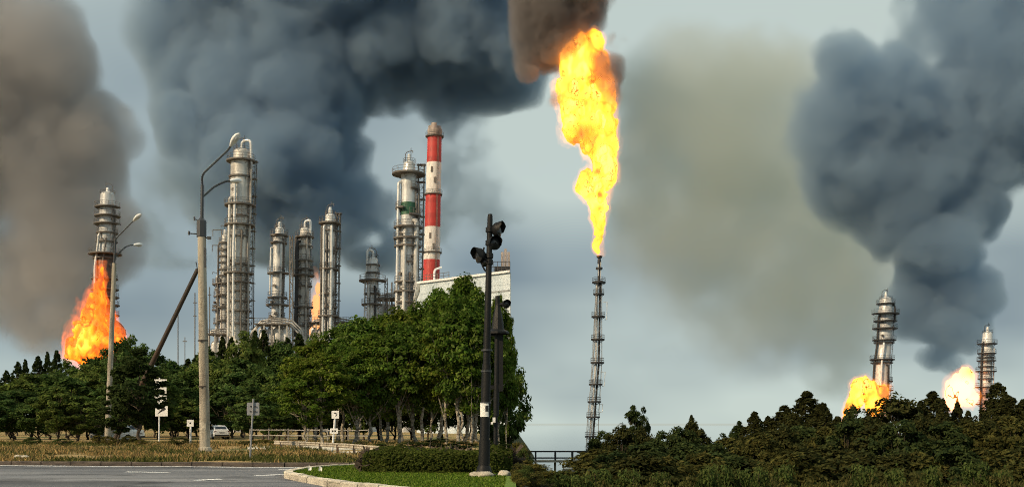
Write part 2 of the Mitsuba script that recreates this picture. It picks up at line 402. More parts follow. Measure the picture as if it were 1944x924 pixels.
def strip(path, w0, w1, z, n=None):
    """A flat ribbon along path (x, y), from w0 to w1 to its left."""
    p = np.asarray(path, float)
    t = np.gradient(p, axis=0); t /= np.linalg.norm(t, axis=1, keepdims=True)
    nrm = np.column_stack([-t[:, 1], t[:, 0]])
    a, b = p + nrm * w0, p + nrm * w1
    v = np.vstack([np.column_stack([a, np.full(len(p), z)]), np.column_stack([b, np.full(len(p), z)])])
    i, m_ = np.arange(len(p) - 1), len(p)
    return v, np.stack([i, i + 1, i + 1 + m_, i + m_], 1)


def resample(path, n):
    p = np.asarray(path, float)
    d = np.r_[0, np.cumsum(np.linalg.norm(np.diff(p, axis=0), axis=1))]
    s = np.linspace(0, d[-1], n)
    return np.column_stack([np.interp(s, d, p[:, k]) for k in range(p.shape[1])])


def kerb_blocks(parent, path, length, w, h, bsdf, z0=0.0, gap=0.015, variants=3, jit=0.006):
    path = np.asarray(path, float)
    d = np.r_[0, np.cumsum(np.linalg.norm(np.diff(path, axis=0), axis=1))]
    n = max(1, int(d[-1] / length))
    at = lambda s: np.array([np.interp(s, d, path[:, 0]), np.interp(s, d, path[:, 1])])
    for i in range(n):
        a, b = at(i * d[-1] / n), at((i + 1) * d[-1] / n)
        t = (b - a); L = np.linalg.norm(t); t /= L
        c = (a + b) / 2 + np.array([-t[1], t[0]]) * (w / 2 + R.normal(0, jit))
        x, y, z = L / 2 - gap, w / 2, h + R.normal(0, jit)
        prof = [(-y, 0), (y, 0), (y, z), (-y + 0.025, z), (-y, z - 0.025)]
        v = np.array([[s * x, q[0], q[1]] for s in (-1, 1) for q in prof])
        f = [[k, (k + 1) % 5, 5 + (k + 1) % 5] for k in range(5)] + [[k, 5 + (k + 1) % 5, 5 + k] for k in range(5)] + [[0, 2, 1], [0, 3, 2], [0, 4, 3], [5, 6, 7], [5, 7, 8], [5, 8, 9]]
        rot = np.array([[t[0], t[1], 0], [-t[1], t[0], 0], [0, 0, 1]])
        part(parent, 'kerb_stone', (v @ rot + np.array([c[0], c[1], z0]), np.array(f)), bsdf)


kf = struct('kerb', strip(resample(far_edge, 60), 0.16, 0.42, 0.085), 'concrete_pale', label='low kerb with a pale top along the far side of the road')
kerb_blocks(kf, resample(far_edge, 80), 1.0, 0.17, 0.135, 'concrete_dark')
mk = MB()
mk.add(*strip(resample(far_edge[:6], 40), -0.45, -0.18, 0.004))
struct('road_edge_line', mk.mesh(), 'road_paint', label='thin white line along the foot of the far kerb')
for a, b in (((238, 895.5), (321, 896.2)), ((371, 911.5), (420, 909.0)), ((484, 902.5), (566, 899.5)), ((528, 890.3), (606, 890.0))):
    a, b = G(*a), G(*b)
    mk = MB(); mk.add(*strip(resample([a, b], 6), -0.13, 0.13, 0.004))
    k = struct('lane_dash', mk.mesh(), 'road_paint')

# lawn island with its pale kerb
isl_px = [(968, 960), (700, 934), (640, 927.5), (590, 918), (556, 911.5), (541, 908), (535, 905.5), (541, 902.5), (562, 898.2), (590, 894.5), (640, 890.6), (700, 888.4), (780, 887.5), (968, 887)]
isl = np.array([G(*p) for p in isl_px])
isl = resample(isl, 90)
for _ in range(6):
    isl[1:-1] = (isl[:-2] + 2 * isl[1:-1] + isl[2:]) / 4
lawn_poly = [tuple(p) for p in isl] + [(0.08, isl[-1][1]), (0.08, isl[0][1])]
lawn = struct('lawn', sheet(lawn_poly, 0.11), 'turf', label='mown green lawn island inside the pale kerb')
kl = struct('lawn_kerb', strip(isl[::-1], -0.02, -0.015, 0.05), 'concrete_pale', label='pale curved kerb round the lawn island')
kerb_blocks(kl, isl[::-1], 0.8, 0.22, 0.15, 'concrete_pale')


def blades(pts, zs, hmin, hmax, width, cols, seed, lean=0.5):
    """Grass: one bent two-triangle blade per point."""
    r = np.random.default_rng(seed)
    n = len(pts)
    h = r.uniform(hmin, hmax, n)
    a = r.uniform(0, 2 * np.pi, n)
    d = np.column_stack([np.cos(a), np.sin(a), 0 * a])
    b = r.uniform(0, 2 * np.pi, n)
    ln = np.column_stack([np.cos(b), np.sin(b), 0 * b]) * (r.uniform(0, lean, n) * h)[:, None]
    p = np.column_stack([pts, zs])
    w = width * r.uniform(0.6, 1.4, n)
    up = np.array([0, 0, 1.0])
    v = np.stack([p - d * w[:, None] / 2, p + d * w[:, None] / 2, p + ln * 0.35 + up * (h * 0.6)[:, None] + d * w[:, None] * 0.35, p + ln + up * h[:, None]], 1).reshape(-1, 3)
    i = np.arange(n) * 4
    f = np.vstack([np.stack([i, i + 1, i + 2], 1), np.stack([i, i + 2, i + 3], 1)])
    c = np.asarray(cols)[r.integers(0, len(cols), n)] * r.uniform(0.75, 1.3, (n, 1))
    return (v, f), np.repeat(c, 4, 0)


def scatter(n, x0, x1, y0, y1, seed, keep=None):
    r = np.random.default_rng(seed)
    # more points near the camera
    y = y0 * (y1 / y0) ** r.random(n)
    x = r.uniform(x0, x1, n) * (0.25 + 0.75 * y / y1)
    p = np.column_stack([x, y])
    return p if keep is None else p[keep(p)]


def far_y(x):
    fe = np.array(far_edge)
    return np.interp(x, fe[:, 0], fe[:, 1])


# tall dry grass behind the kerb, in tufts, greener patches among it
pts = scatter(15000, -60, 6, 35, 80, 11, lambda p: (p[:, 1] > far_y(p[:, 0]) + 0.75) & (p[:, 0] < -0.5) & ~((p[:, 1] > 38.5) & (p[:, 1] < 66) & (p[:, 0] > -12.4 + (60 - p[:, 1]) * 0.36)))
green = nfbm(np.column_stack([pts * 0.22, 0 * pts[:, 0]]), 4, 8) > 0.53
thick = nfbm(np.column_stack([pts * 0.35, 0 * pts[:, 0] + 5]), 3, 2)
bare = nfbm(np.column_stack([pts * 0.3, 0 * pts[:, 0] + 9]), 4, 12)
pts, green, thick = (q[bare > 0.40] for q in (pts, green, thick))
cnt = np.random.default_rng(5).integers(5, 12, len(pts))
for nm, lab, sel, cols, hh in (('dry_grass', 'tall dry straw coloured grass on the verge behind the kerb', ~green, [(0.34, 0.235, 0.105), (0.27, 0.185, 0.08), (0.20, 0.16, 0.07), (0.13, 0.125, 0.045)], (0.07, 0.27)),
                               ('weeds', 'low green weeds scattered through the dry grass', green, [(0.06, 0.075, 0.02), (0.085, 0.095, 0.03), (0.14, 0.13, 0.05), (0.05, 0.06, 0.02)], (0.06, 0.24))):
    base = np.repeat(pts[sel], cnt[sel], 0)
    rr = np.random.default_rng(3)
    tall = np.repeat(0.5 + 1.0 * thick[sel], cnt[sel])
    base = base + rr.normal(0, 0.13, base.shape)
    m_, c_ = blades(base, hgt(base[:, 0], base[:, 1]) - 0.02, *hh, 0.045, cols, 9, 0.8)
    k = struct(nm, m_, 'grass_blade', label=lab, kind='stuff', cat='grass', color=c_)
from shapely.geometry import Polygon as _Pg, Point as _Pt
import shapely
_lp = _Pg(lawn_poly).buffer(-0.22)
pts = np.random.default_rng(2).uniform([-8, 13], [1.3, 34], (120000, 2))
pts = pts[shapely.contains_xy(_lp, pts[:, 0], pts[:, 1])]
m_, c_ = blades(pts, np.full(len(pts), 0.105), 0.02, 0.06, 0.022, [(0.10, 0.165, 0.02), (0.07, 0.125, 0.015), (0.13, 0.17, 0.035), (0.05, 0.095, 0.012)], 21, 0.9)
struct('lawn_grass', m_, 'grass_blade', label='short green grass blades of the lawn', kind='stuff', cat='grass', color=c_)

# side road with a guard rail in front of it
sr_near = [(470, 853), (557, 856), (640, 861), (700, 868), (740, 874), (800, 880), (955, 884)]
sr_far = [(960, 856), (860, 854), (755, 852.5), (640, 848), (557, 845), (470, 843)]
pr_ = [tuple(G(*p)) for p in sr_near + sr_far]
struct('side_road', sheet(pr_, 0.02), 'side_road_concrete', label='pale concrete side road behind the guard rail')
# ------------------------------------------------------------------ refinery columns
def ring_platform(mb, r0, r1, z, c, a0, a1, n=20, th=0.34):
    full = abs(a1 - a0) > 6.2
    mb.lathe([(r0, z), (r1, z), (r1, z + th), (r0, z + th), (r0, z)], c, n, a0, a0 + 2 * np.pi if full else a1)
    if not full:
        for a in (a0, a1):
            d = np.array([math.cos(a), math.sin(a)])
            mb.add([[*(c[:2] + d * r0), z], [*(c[:2] + d * r1), z], [*(c[:2] + d * r1), z + th], [*(c[:2] + d * r0), z + th]], [[0, 1, 2], [0, 2, 3]])
    # brackets under the deck
    for a in np.linspace(a0, a1, 7)[:-1] + 0.2:
        d = np.array([math.cos(a), math.sin(a), 0])
        p = np.array([c[0], c[1], 0])
        mb.tube([p + d * r0 + [0, 0, z - 0.7], p + d * (r1 - 0.1) + [0, 0, z]], 0.06, 4, False)


def railing(mb, r, z, c, a0, a1, n=14, h=1.1, t=0.045):
    ang = np.linspace(a0, a1, n)
    ring = np.column_stack([c[0] + r * np.cos(ang), c[1] + r * np.sin(ang), np.full(n, z)])
    for k in (0.5, 1.0):
        mb.tube(ring + [0, 0, h * k], t, 4, False)
    for q in ring[::2]:
        mb.tube([q, q + [0, 0, h]], t, 4, False)


def ladder(mb, a, b, side, w=0.45, cage=True):
    a, b, side = (np.asarray(q, float) for q in (a, b, side))
    mb.tube([a - side * w / 2, b - side * w / 2], 0.06, 4)
    mb.tube([a + side * w / 2, b + side * w / 2], 0.06, 4)
    n = int((b - a)[2] / 0.7)
    for i in range(n):
        q = a + (b - a) * (i + 0.5) / n
        mb.box(q, (w, 0.05, 0.05))


def bend(pts, k=5):
    """Rounds the corners of a polyline."""
    p = [np.asarray(q, float) for q in pts]
    out = [p[0]]
    for a, b, c in zip(p[:-2], p[1:-1], p[2:]):
        l = min(np.linalg.norm(b - a), np.linalg.norm(c - b)) * 0.45
        u, w = b + (a - b) / np.linalg.norm(a - b) * l, b + (c - b) / np.linalg.norm(c - b) * l
        for t in np.linspace(0, 1, k):
            out.append((1 - t) ** 2 * u + 2 * t * (1 - t) * b + t * t * w)
    out.append(p[-1])
    return np.array(out)


def column(label, Y, sections, top, plats, shell='cladding', zb=-1.0, lower=None, ladder_side=1, risers=(), cap=None, cap_r=0.55, seed=0, group=None, lean=0.0,
           plat_out=1.35, pipes_top=True, band=None, name='distillation_column', steel='platform_steel', tower=None):
    """sections: (px, py, width px) from top to bottom; plats: (py, overhang px, start angle, end angle) with the front at -90 degrees."""
    r_ = np.random.default_rng(seed)
    t = thing(name, label, 'column', group)
    m = Y / F
    sec = sorted(sections, key=lambda s: -s[1])                     # bottom first
    axis = lambda py: np.interp(-py, [-s[1] for s in sec], [s[0] for s in sec])
    wid = lambda py: np.interp(-py, [-s[1] for s in sec], [s[2] for s in sec])
    X = lambda py: (axis(py) - 972) * m
    Z = lambda py: EYE + (HOR - py) * m
    zbot_py = HOR - (zb - EYE) / m
    rows = [zbot_py] + [s[1] for s in sec]
    # shell: rings with proud seams, then a dome
    def body(py_lo, py_hi, dome=False, grow=0.0):
        mb = MB()
        ys = sorted(set([py_lo, py_hi] + [s[1] + d for s in sec for d in (-0.5, 0.5) if py_hi < s[1] + d < py_lo]), reverse=True)
        fine = []
        for a, b in zip(ys[:-1], ys[1:]):
            n = max(1, int(abs(a - b) / 9))
            fine += [a + (b - a) * i / n for i in range(n)]
        fine.append(ys[-1])
        prof = []
        for i, y in enumerate(fine):
            rr = wid(y) * m / 2 + grow
            z = Z(y)
            if 0 < i < len(fine) - 1:
                prof += [(rr, z - 0.06, y), (rr + 0.05, z - 0.05, y), (rr + 0.05, z + 0.05, y), (rr, z + 0.06, y)]
            else:
                prof.append((rr, z, y))
        if dome:
            r0, z0 = prof[-1][0], prof[-1][1]
            for q in np.linspace(0.15, 1, 7):
                prof.append((max(r0 * math.cos(q * math.pi / 2), 0.01), z0 + r0 * cap_r * math.sin(q * math.pi / 2), fine[-1]))
        n = 28
        ang = np.arange(n) * 2 * np.pi / n
        v = np.array([[X(y) + r * math.cos(a), Y + r * math.sin(a), z] for r, z, y in prof for a in ang])
        i, j = np.meshgrid(np.arange(len(prof) - 1), np.arange(n), indexing='ij')
        q = np.stack([i * n + j, i * n + (j + 1) % n, (i + 1) * n + (j + 1) % n, (i + 1) * n + j], -1).reshape(-1, 4)
        mb.add(v, np.vstack([q[:, [0, 1, 2]], q[:, [0, 2, 3]]]))
        return mb.mesh()
    if lower:
        part(t, 'shell', body(lower[0], top, True), shell, smooth=40)
        part(t, 'lower_shell', body(zbot_py, lower[0]), lower[1], smooth=40, label=lower[2])
    else:
        part(t, 'shell', body(zbot_py, top, True), shell, smooth=40)
    if band:
        part(t, 'painted_band', body(band[1], band[0], grow=0.07), band[2], smooth=40, label=band[3])
    for py, out, a0, a1 in plats:
        c = np.array([X(py), Y])
        r0 = wid(py) * m / 2 + 0.03
        r1 = r0 + out * m * plat_out
        a0, a1 = math.radians(a0), math.radians(a1)
        mb = MB(); ring_platform(mb, r0, r1, Z(py), c, a0, a1)
        k = part(t, 'platform', mb.mesh(), steel)
        if out > 2.5:
            mb = MB(); railing(mb, r1 - 0.08, Z(py) + 0.34, c, a0, a1)
            part(k, 'railing', mb.mesh(), steel)
    # ladders, from platform to platform
    pys = sorted([p[0] for p in plats], reverse=True)
    if ladder_side:
        lo = pys[0] + 40
        mb = MB()
        for i, (a, b) in enumerate(zip([lo] + pys[:-1], pys)):
            ang = math.radians(-90 + ladder_side * (58 + 14 * (i % 2)))
            d = np.array([math.cos(ang), math.sin(ang), 0])
            rr = max(wid(a), wid(b)) * m / 2 + 0.35
            ladder(mb, np.array([X(a), Y, Z(a)]) + d * rr, np.array([X(b), Y, Z(b) + 1.0]) + d * rr, np.array([-d[1], d[0], 0]))
        part(t, 'ladder', mb.mesh(), steel)
    # vertical pipes: (angle, py top, py bottom, radius m, material)
    for ang, pt, pb, rad, bs in risers:
        a = math.radians(ang)
        d = np.array([math.cos(a), math.sin(a), 0])
        at = lambda py, off: np.array([X(py), Y, Z(py)]) + d * (wid(py) * m / 2 + off)
        pts = [at(pt, -0.2)] + [at(pt + 1.2, rad + 0.35)] + [at(y, rad + 0.35) for y in np.arange(pt + 12, pb, 25)] + [at(pb, rad + 0.35)]
        mb = MB(); mb.tube(bend(pts, 3), rad, 8)
        for y in np.arange(pt + 14, pb, 30):
            mb.box(at(y, 0.2), (0.14, 0.5, 0.14), rz=a)
        part(t, 'pipe', mb.mesh(), bs, smooth=40)
    # overhead line, nozzles and manways
    if pipes_top:
        loop = seed in (2, 6, 9)                                          # the others end in a short vent
        c = np.array([X(top), Y, Z(top) + wid(top) * m / 2 * cap_r])
        w = wid(top) * m / 2
        s = -1 if seed % 2 else 1
        mb = MB()
        mb.tube(bend([c + [0, 0, -0.3], c + [0, 0, 1.5], c + [s * w * 1.25, -0.4 * w, 1.7], c + [s * w * 1.3, -0.4 * w, -5.0]], 6) if loop else np.array([c + [0, 0, -0.3], c + [0, 0, 0.7], c + [0, 0, 1.0 + 0.06 * min(seed, 8)]]), 0.28 if loop else [0.45, 0.45, 0.3], 8)
        part(t, 'overhead_pipe' if loop else 'vent', mb.mesh(), 'cladding_white', smooth=40)
        mb = MB()
        q = c + [-s * w * 0.7, 0, -0.5]
        mb.tube(bend([q, q + [0, 0, 2.4], q + [s * 1.6, 0, 2.8], q + [s * 1.6, 0, 2.3]], 4), 0.09, 5)
        mb.tube([c + [s * w * 0.3, 0.2, 0], c + [s * w * 0.3, 0.2, 2.9]], 0.06, 5)
        part(t, 'davit', mb.mesh(), steel)
        mb = MB(); railing(mb, w + 0.1, Z(top), np.array([X(top), Y]), 0, 2 * np.pi, 15)
        part(t, 'top_railing', mb.mesh(), steel)
    for i in range(4):
        y = r_.uniform(top + 12, min(pys[0], top + 250))
        a = math.radians(r_.uniform(-150, -30))
        d = np.array([math.cos(a), math.sin(a), 0])
        q = np.array([X(y), Y, Z(y)]) + d * wid(y) * m / 2
        mb = MB(); mb.tube([q - d * 0.1, q + d * 0.42], 0.3, 10); mb.tube([q + d * 0.42, q + d * 0.52], 0.4, 10)
        part(t, 'manway', mb.mesh(), steel, smooth=40)
    if tower:                                                            # (dx px, py top, py bottom, width px): a slim steel frame beside the shell
        dx, pt, pb, w = tower
        mb = MB()
        x0, x1 = dx * m, (dx + w) * m
        base = lambda y: np.array([X(y), Y + 0.6, Z(y)])
        for q in (x0, x1):
            for dy in (-0.5, 0.9):
                mb.tube([base(y) + [q, dy, 0] for y in (pb, (pt + pb) / 2, pt)], 0.11, 5)
        lv = np.arange(pt, pb, 11.0)
        for i, y in enumerate(lv):
            mb.tube([base(y) + [x0, -0.5, 0], base(y) + [x1, -0.5, 0]], 0.07, 4)
            if i + 1 < len(lv):
                s_ = (x0, x1) if i % 2 else (x1, x0)
                mb.tube([base(y) + [s_[0], -0.5, 0], base(lv[i + 1]) + [s_[1], -0.5, 0]], 0.06, 4)
        k = part(t, 'stair_frame', mb.mesh(), steel)
        mb = MB()
        for i, y in enumerate(lv[::3]):
            mb.box(base(y) + [(x0 + x1) / 2, 0.2, 0], (x1 - x0 + 0.7, 1.7, 0.12))
        part(k, 'landing', mb.mesh(), steel)
    return t


ALL = (-180, 180)
FRONT = (-190, 10)
# burning column on the left
column('tall column wrapped in flames at its foot, sooty below its wide platform', 300,
       [(204.5, 371, 26), (204, 402, 28), (204, 440, 29), (201, 482, 28), (198, 486, 34), (199, 560, 35), (203, 640, 36)], 371,
       [(395, 7, -200, 20), (412, 7, -190, 60), (427, 7.5, -230, 10), (444, 4, *ALL), (461, 4, *ALL), (484, 11, *ALL), (492, 3, *ALL), (531, 5, *ALL), (551, 6, *ALL), (566, 6, *ALL), (581, 6, *ALL), (600, 5, *ALL), (622, 5, *ALL)],
       lower=(484, 'cladding_sooty', 'soot blackened lower shell'), risers=((-120, 446, 640, 0.35, 'cladding_warm'), (-75, 455, 640, 0.22, 'platform_steel'), (-20, 400, 640, 0.2, 'platform_steel')), seed=1)
# the tallest column, behind the street lamp
column('tallest weathered column behind the large street lamp with long riser frame', 235,
       [(459, 290, 30), (458.5, 306, 31), (457, 309, 37), (456, 390, 36), (455, 430, 35), (453, 470, 34), (452, 640, 33)], 290,
       [(308, 7, *ALL), (338, 2.4, *ALL), (392, 8, -200, 40), (413, 4, *ALL), (430, 8, -180, 60), (451, 3, *ALL), (504, 4, *ALL), (521, 8, *ALL), (538, 5, -220, 20), (555, 4, *ALL), (574, 4, *ALL), (592, 5, *ALL), (616, 4, *ALL)],
       shell='cladding_warm', risers=((-100, 345, 640, 0.3, 'cladding_white'), (-128, 378, 640, 0.34, 'cladding_warm'), (-62, 440, 640, 0.2, 'platform_steel'), (-20, 312, 640, 0.25, 'pipe_steel')), seed=2, tower=(17, 306, 650, 9))
column('slender column close beside the left side of the tallest column', 262,
       [(427.5, 449, 13), (426, 470, 14), (424.5, 650, 15)], 449,
       [(463, 3, *ALL), (476, 2.4, *ALL), (488, 2.4, *ALL), (500, 2.4, *ALL), (513, 2.4, *ALL), (525, 2.4, *ALL), (540, 5, -220, 20), (562, 5, *ALL), (585, 4, *ALL), (610, 4, *ALL)],
       shell='cladding_warm', risers=((-150, 462, 650, 0.22, 'platform_steel'), (-40, 470, 650, 0.2, 'platform_steel')), seed=3)
column('thin low column left of the slender column with short side platforms', 275,
       [(413, 535, 6), (412, 650, 6.5)], 535, [(541, 5, -230, 10), (564, 3, *ALL), (590, 5, *ALL), (615, 3, *ALL)], shell='cladding_warm', seed=5, risers=())
column('bright white column standing alone in the middle of the refinery', 245,
       [(531, 436, 16), (530.5, 449, 17), (529.5, 452, 21), (528, 520, 21), (525, 640, 21)], 436,
       [(449, 6, *ALL), (463, 4, *ALL), (521, 7, -210, 30), (567, 6, *ALL), (581, 8, -200, 40), (606, 4, *ALL)], shell='cladding_white',
       risers=((-60, 466, 640, 0.28, 'cladding'), (-35, 455, 640, 0.2, 'platform_steel'), (-150, 470, 560, 0.2, 'cladding_white')), seed=4)
column('grey column left of the orange glow between two thin dark masts', 250,
       [(579, 437, 18), (578.5, 450, 18), (578, 456, 21), (577, 520, 21), (575, 640, 21)], 437,
       [(452, 6, *ALL), (470, 4, *ALL), (497, 5, -200, 20), (513, 5, *ALL), (525, 7, *ALL), (545, 4, *ALL), (585, 6, *ALL), (600, 4, *ALL), (620, 4, *ALL)], shell='cladding_warm',
       risers=((-130, 460, 640, 0.35, 'dark_steel'), (-160, 450, 640, 0.25, 'dark_steel'), (-60, 440, 640, 0.22, 'pipe_steel')), seed=6)
column('tall pale column right of the orange glow with a riser frame on its right', 242,
       [(627, 411, 18), (627, 424, 19), (625.5, 428, 21), (625, 500, 21), (623, 640, 21)], 411,
       [(426, 8, *ALL), (440, 3, *ALL), (478, 4, *ALL), (513, 6, *ALL), (560, 4, *ALL), (602, 7, *ALL), (585, 4, *ALL)], shell='cladding_white',
       risers=((-120, 430, 640, 0.3, 'cladding'), (-95, 445, 640, 0.2, 'dark_steel'), (-65, 430, 640, 0.3, 'cladding_white'), (-150, 430, 640, 0.25, 'platform_steel')), seed=8, tower=(12, 405, 640, 6))
column('short white column standing apart left of the banded column', 250,
       [(708.5, 493, 17), (708, 505, 20), (707, 540, 21), (706, 610, 21)], 493,
       [(505, 2.4, *ALL), (520, 2.4, *ALL), (535, 11, -230, 30), (560, 4, *ALL), (580, 7, -200, 20)], shell='cladding_white',
       risers=((-110, 540, 610, 0.3, 'cladding'), (-60, 545, 610, 0.25, 'dark_steel'), (-150, 515, 610, 0.2, 'cladding_white')), seed=9)
column('thick column with a green band beside the red and white chimney', 232,
       [(777, 312, 21), (776.5, 328, 25), (776, 334, 29), (775, 420, 30), (772, 600, 30)], 312,
       [(333, 13, *ALL), (361, 5, -70, 80), (398, 7, -230, -110), (411, 7, -80, 60), (434, 9, *ALL), (455, 9, -220, 20), (470, 8, *ALL), (500, 4, -90, 60), (538, 7, *ALL), (556, 8, -230, 10), (576, 6, *ALL), (592, 7, *ALL)],
       band=(386, 410, 'green_paint', 'green painted band'),
       risers=((-150, 348, 600, 0.34, 'cladding_white'), (-100, 440, 600, 0.4, 'cladding_warm'), (-40, 420, 600, 0.5, 'cladding_warm'), (-15, 360, 600, 0.3, 'platform_steel'), (-70, 520, 600, 0.22, 'platform_steel')), seed=10, tower=(17, 312, 600, 11))
# ------------------------------------------------------------------ chimney, tank, masts, hall
def chimney():
    Y = 330; m = Y / F
    t = thing('chimney', 'tall red and white banded chimney behind the green banded column', 'chimney')
    X = lambda py: (np.interp(py, [244, 540], [825.5, 818.5]) - 972) * m
    W = lambda py: np.interp(py, [252, 600], [26.5, 33]) * m / 2
    Z = lambda py: EYE + (HOR - py) * m
    def shaft(a, b, grow=0.0):
        mb = MB()
        ys = np.linspace(a, b, max(2, int(abs(a - b) / 10)))
        n = 32; ang = np.arange(n) * 2 * np.pi / n
        v = np.array([[X(y) + (W(y) + grow) * math.cos(q), Y + (W(y) + grow) * math.sin(q), Z(y)] for y in ys for q in ang])
        i, j = np.meshgrid(np.arange(len(ys) - 1), np.arange(n), indexing='ij')
        q = np.stack([i * n + j, i * n + (j + 1) % n, (i + 1) * n + (j + 1) % n, (i + 1) * n + j], -1).reshape(-1, 4)
        mb.add(v, np.vstack([q[:, [0, 1, 2]], q[:, [0, 2, 3]]]))
        return mb.mesh()
    for a, b, bs, lab in ((800, 494, 'red_paint', 'lowest red band'), (494, 432, 'white_paint', 'lower white band'), (432, 371, 'red_paint', 'middle red band'), (371, 310, 'white_paint', 'upper white band'), (310, 262, 'red_paint', 'top red band')):
        part(t, 'band', shaft(a, b), bs, smooth=40, label=lab)
    part(t, 'rim', shaft(262, 247, 0.1), 'soot_band', smooth=40, label='sooty pale rim under the top')
    mb = MB()
    for i in range(4):
        a = i * 1.4 + 0.4
        q = np.array([X(247) + 0.5 * W(247) * math.cos(a), Y + 0.5 * W(247) * math.sin(a), Z(247)])
        mb.lathe([(1.0, 0), (0.9, 1.2 + 0.6 * (i % 2)), (0.6, 1.2 + 0.6 * (i % 2))], q, 10)
    part(t, 'flue', mb.mesh(), 'soot_band', smooth=40)
    for py, out in ((261, 4), (371, 3), (481, 3.5)):
        c = np.array([X(py), Y])
        mb = MB(); ring_platform(mb, W(py) + 0.02, W(py) + out * m, Z(py), c, 0, 2 * np.pi)
        k = part(t, 'platform', mb.mesh(), 'platform_steel')
        mb = MB(); railing(mb, W(py) + out * m - 0.08, Z(py) + 0.34, c, 0, 2 * np.pi, 17)
        part(k, 'railing', mb.mesh(), 'platform_steel')
    mb = MB()
    d = np.array([math.cos(math.radians(-60)), math.sin(math.radians(-60)), 0])
    ladder(mb, np.array([X(600), Y, Z(600)]) + d * (W(600) + 0.3), np.array([X(262), Y, Z(262)]) + d * (W(262) + 0.3), np.array([-d[1], d[0], 0]))
    part(t, 'ladder', mb.mesh(), 'platform_steel')
    for i, py in enumerate((325, 345, 450, 470)):
        d = np.array([math.cos(math.radians(-100 + 25 * (i % 2))), math.sin(math.radians(-100)), 0])
        q = np.array([X(py), Y, Z(py)]) + d * W(py)
        mb = MB(); mb.box(q, (0.7, 0.2, 1.8))
        part(t, 'hatch', mb.mesh(), 'platform_steel')


chimney()

# round tank beside the fire
t = thing('sphere_tank', 'dark round tank half hidden behind the flames at the foot of the burning column', 'tank')
c = P(209, 634, 306)
s_ = trimesh.creation.icosphere(4, 4.3); s_.apply_translation(c)
part(t, 'shell', s_, 'cladding_sooty', smooth=True)
mb = MB()
for k in range(10):
    a = k * 2 * np.pi / 10
    q = np.array([math.cos(a), math.sin(a), 0]) * 4.0
    mb.tube([c + q, [*(c + q)[:2], -1.0]], 0.25, 6)
part(t, 'leg', mb.mesh(), 'cladding_sooty')
mb = MB(); railing(mb, 4.36, c[2] + 0.2, c, 0, 2 * np.pi, 25, 1.1); mb.lathe([(4.28, 0), (4.5, 0), (4.5, 0.2), (4.28, 0.2)], c, 30)
part(t, 'walkway', mb.mesh(), 'dark_steel')


def mast(label, px, top, Y, w=0.16, arms=(), lattice=0.0):
    t = thing('steel_mast', label, 'mast')
    a, b = P(px, top, Y), P(px, top, Y); b[2] = -1.0
    mb = MB()
    if lattice:
        for i in range(4):
            q = np.array([(-1, -1, 1, 1)[i], (-1, 1, -1, 1)[i], 0]) * lattice / 2
            mb.tube([b + q, a + q * 0.6], 0.09, 4)
        n = int((a - b)[2] / (lattice * 1.6))
        for i in range(n):
            z0, z1 = b[2] + (a - b)[2] * i / n, b[2] + (a - b)[2] * (i + 1) / n
            k = lattice / 2 * (1 - 0.4 * i / n)
            s = 1 if i % 2 else -1
            mb.tube([[b[0] - s * k, b[1] - k, z0], [b[0] + s * k, b[1] - k, z1]], 0.06, 4)
            mb.tube([[b[0] - k, b[1] - k, z0], [b[0] + k, b[1] - k, z0]], 0.06, 4)
            mb.tube([[b[0] - s * k, b[1] + k, z0], [b[0] + s * k, b[1] + k, z1]], 0.06, 4)
    else:
        mb.tube([b, a], [w, w * 0.7], 8)
    part(t, 'shaft', mb.mesh(), 'platform_steel')
    for py, l, r in arms:
        mb = MB(); mb.tube([P(px - l, py, Y), P(px + r, py, Y)], 0.11, 5)
        if l > 8:
            mb.tube([P(px - l, py, Y), P(px - l, py + 12, Y)], 0.08, 5)
        part(t, 'crossarm', mb.mesh(), 'platform_steel')


mast('thin pale mast between the leaning pole and the large street lamp', 338, 597, 220, 0.14)
mast('thin mast just left of the large street lamp with short crossarms', 370, 556, 230, 0.16, ((575, 3, 4), (600, 3, 3)))
mast('thin mast just right of the large street lamp', 398, 545, 250, 0.16, ((560, 3, 3),))
mast('slim mast with bent side arms beside the top of the slender column', 421, 436, 258, 0.14, ((437, 17, 2), (466, 18, 0)))
mast('dark lattice mast between the white column and the grey column', 553, 448, 262, 0, ((470, 3, 3), (520, 3, 3)), 1.1)
mast('dark pole mast right beside the grey column on its left', 561, 452, 266, 0.3, ((520, 4, 3), (575, 4, 3)))
mast('low lattice mast right of the short white column', 733, 528, 262, 0, ((540, 4, 4),), 1.0)
mast('low slim mast between the short white column and the green banded column', 744, 536, 268, 0.3, ((550, 4, 3),))
mast('bare slim mast left of the tallest column low among the trees', 351, 640, 240, 0.1, ((648, 4, 4),))

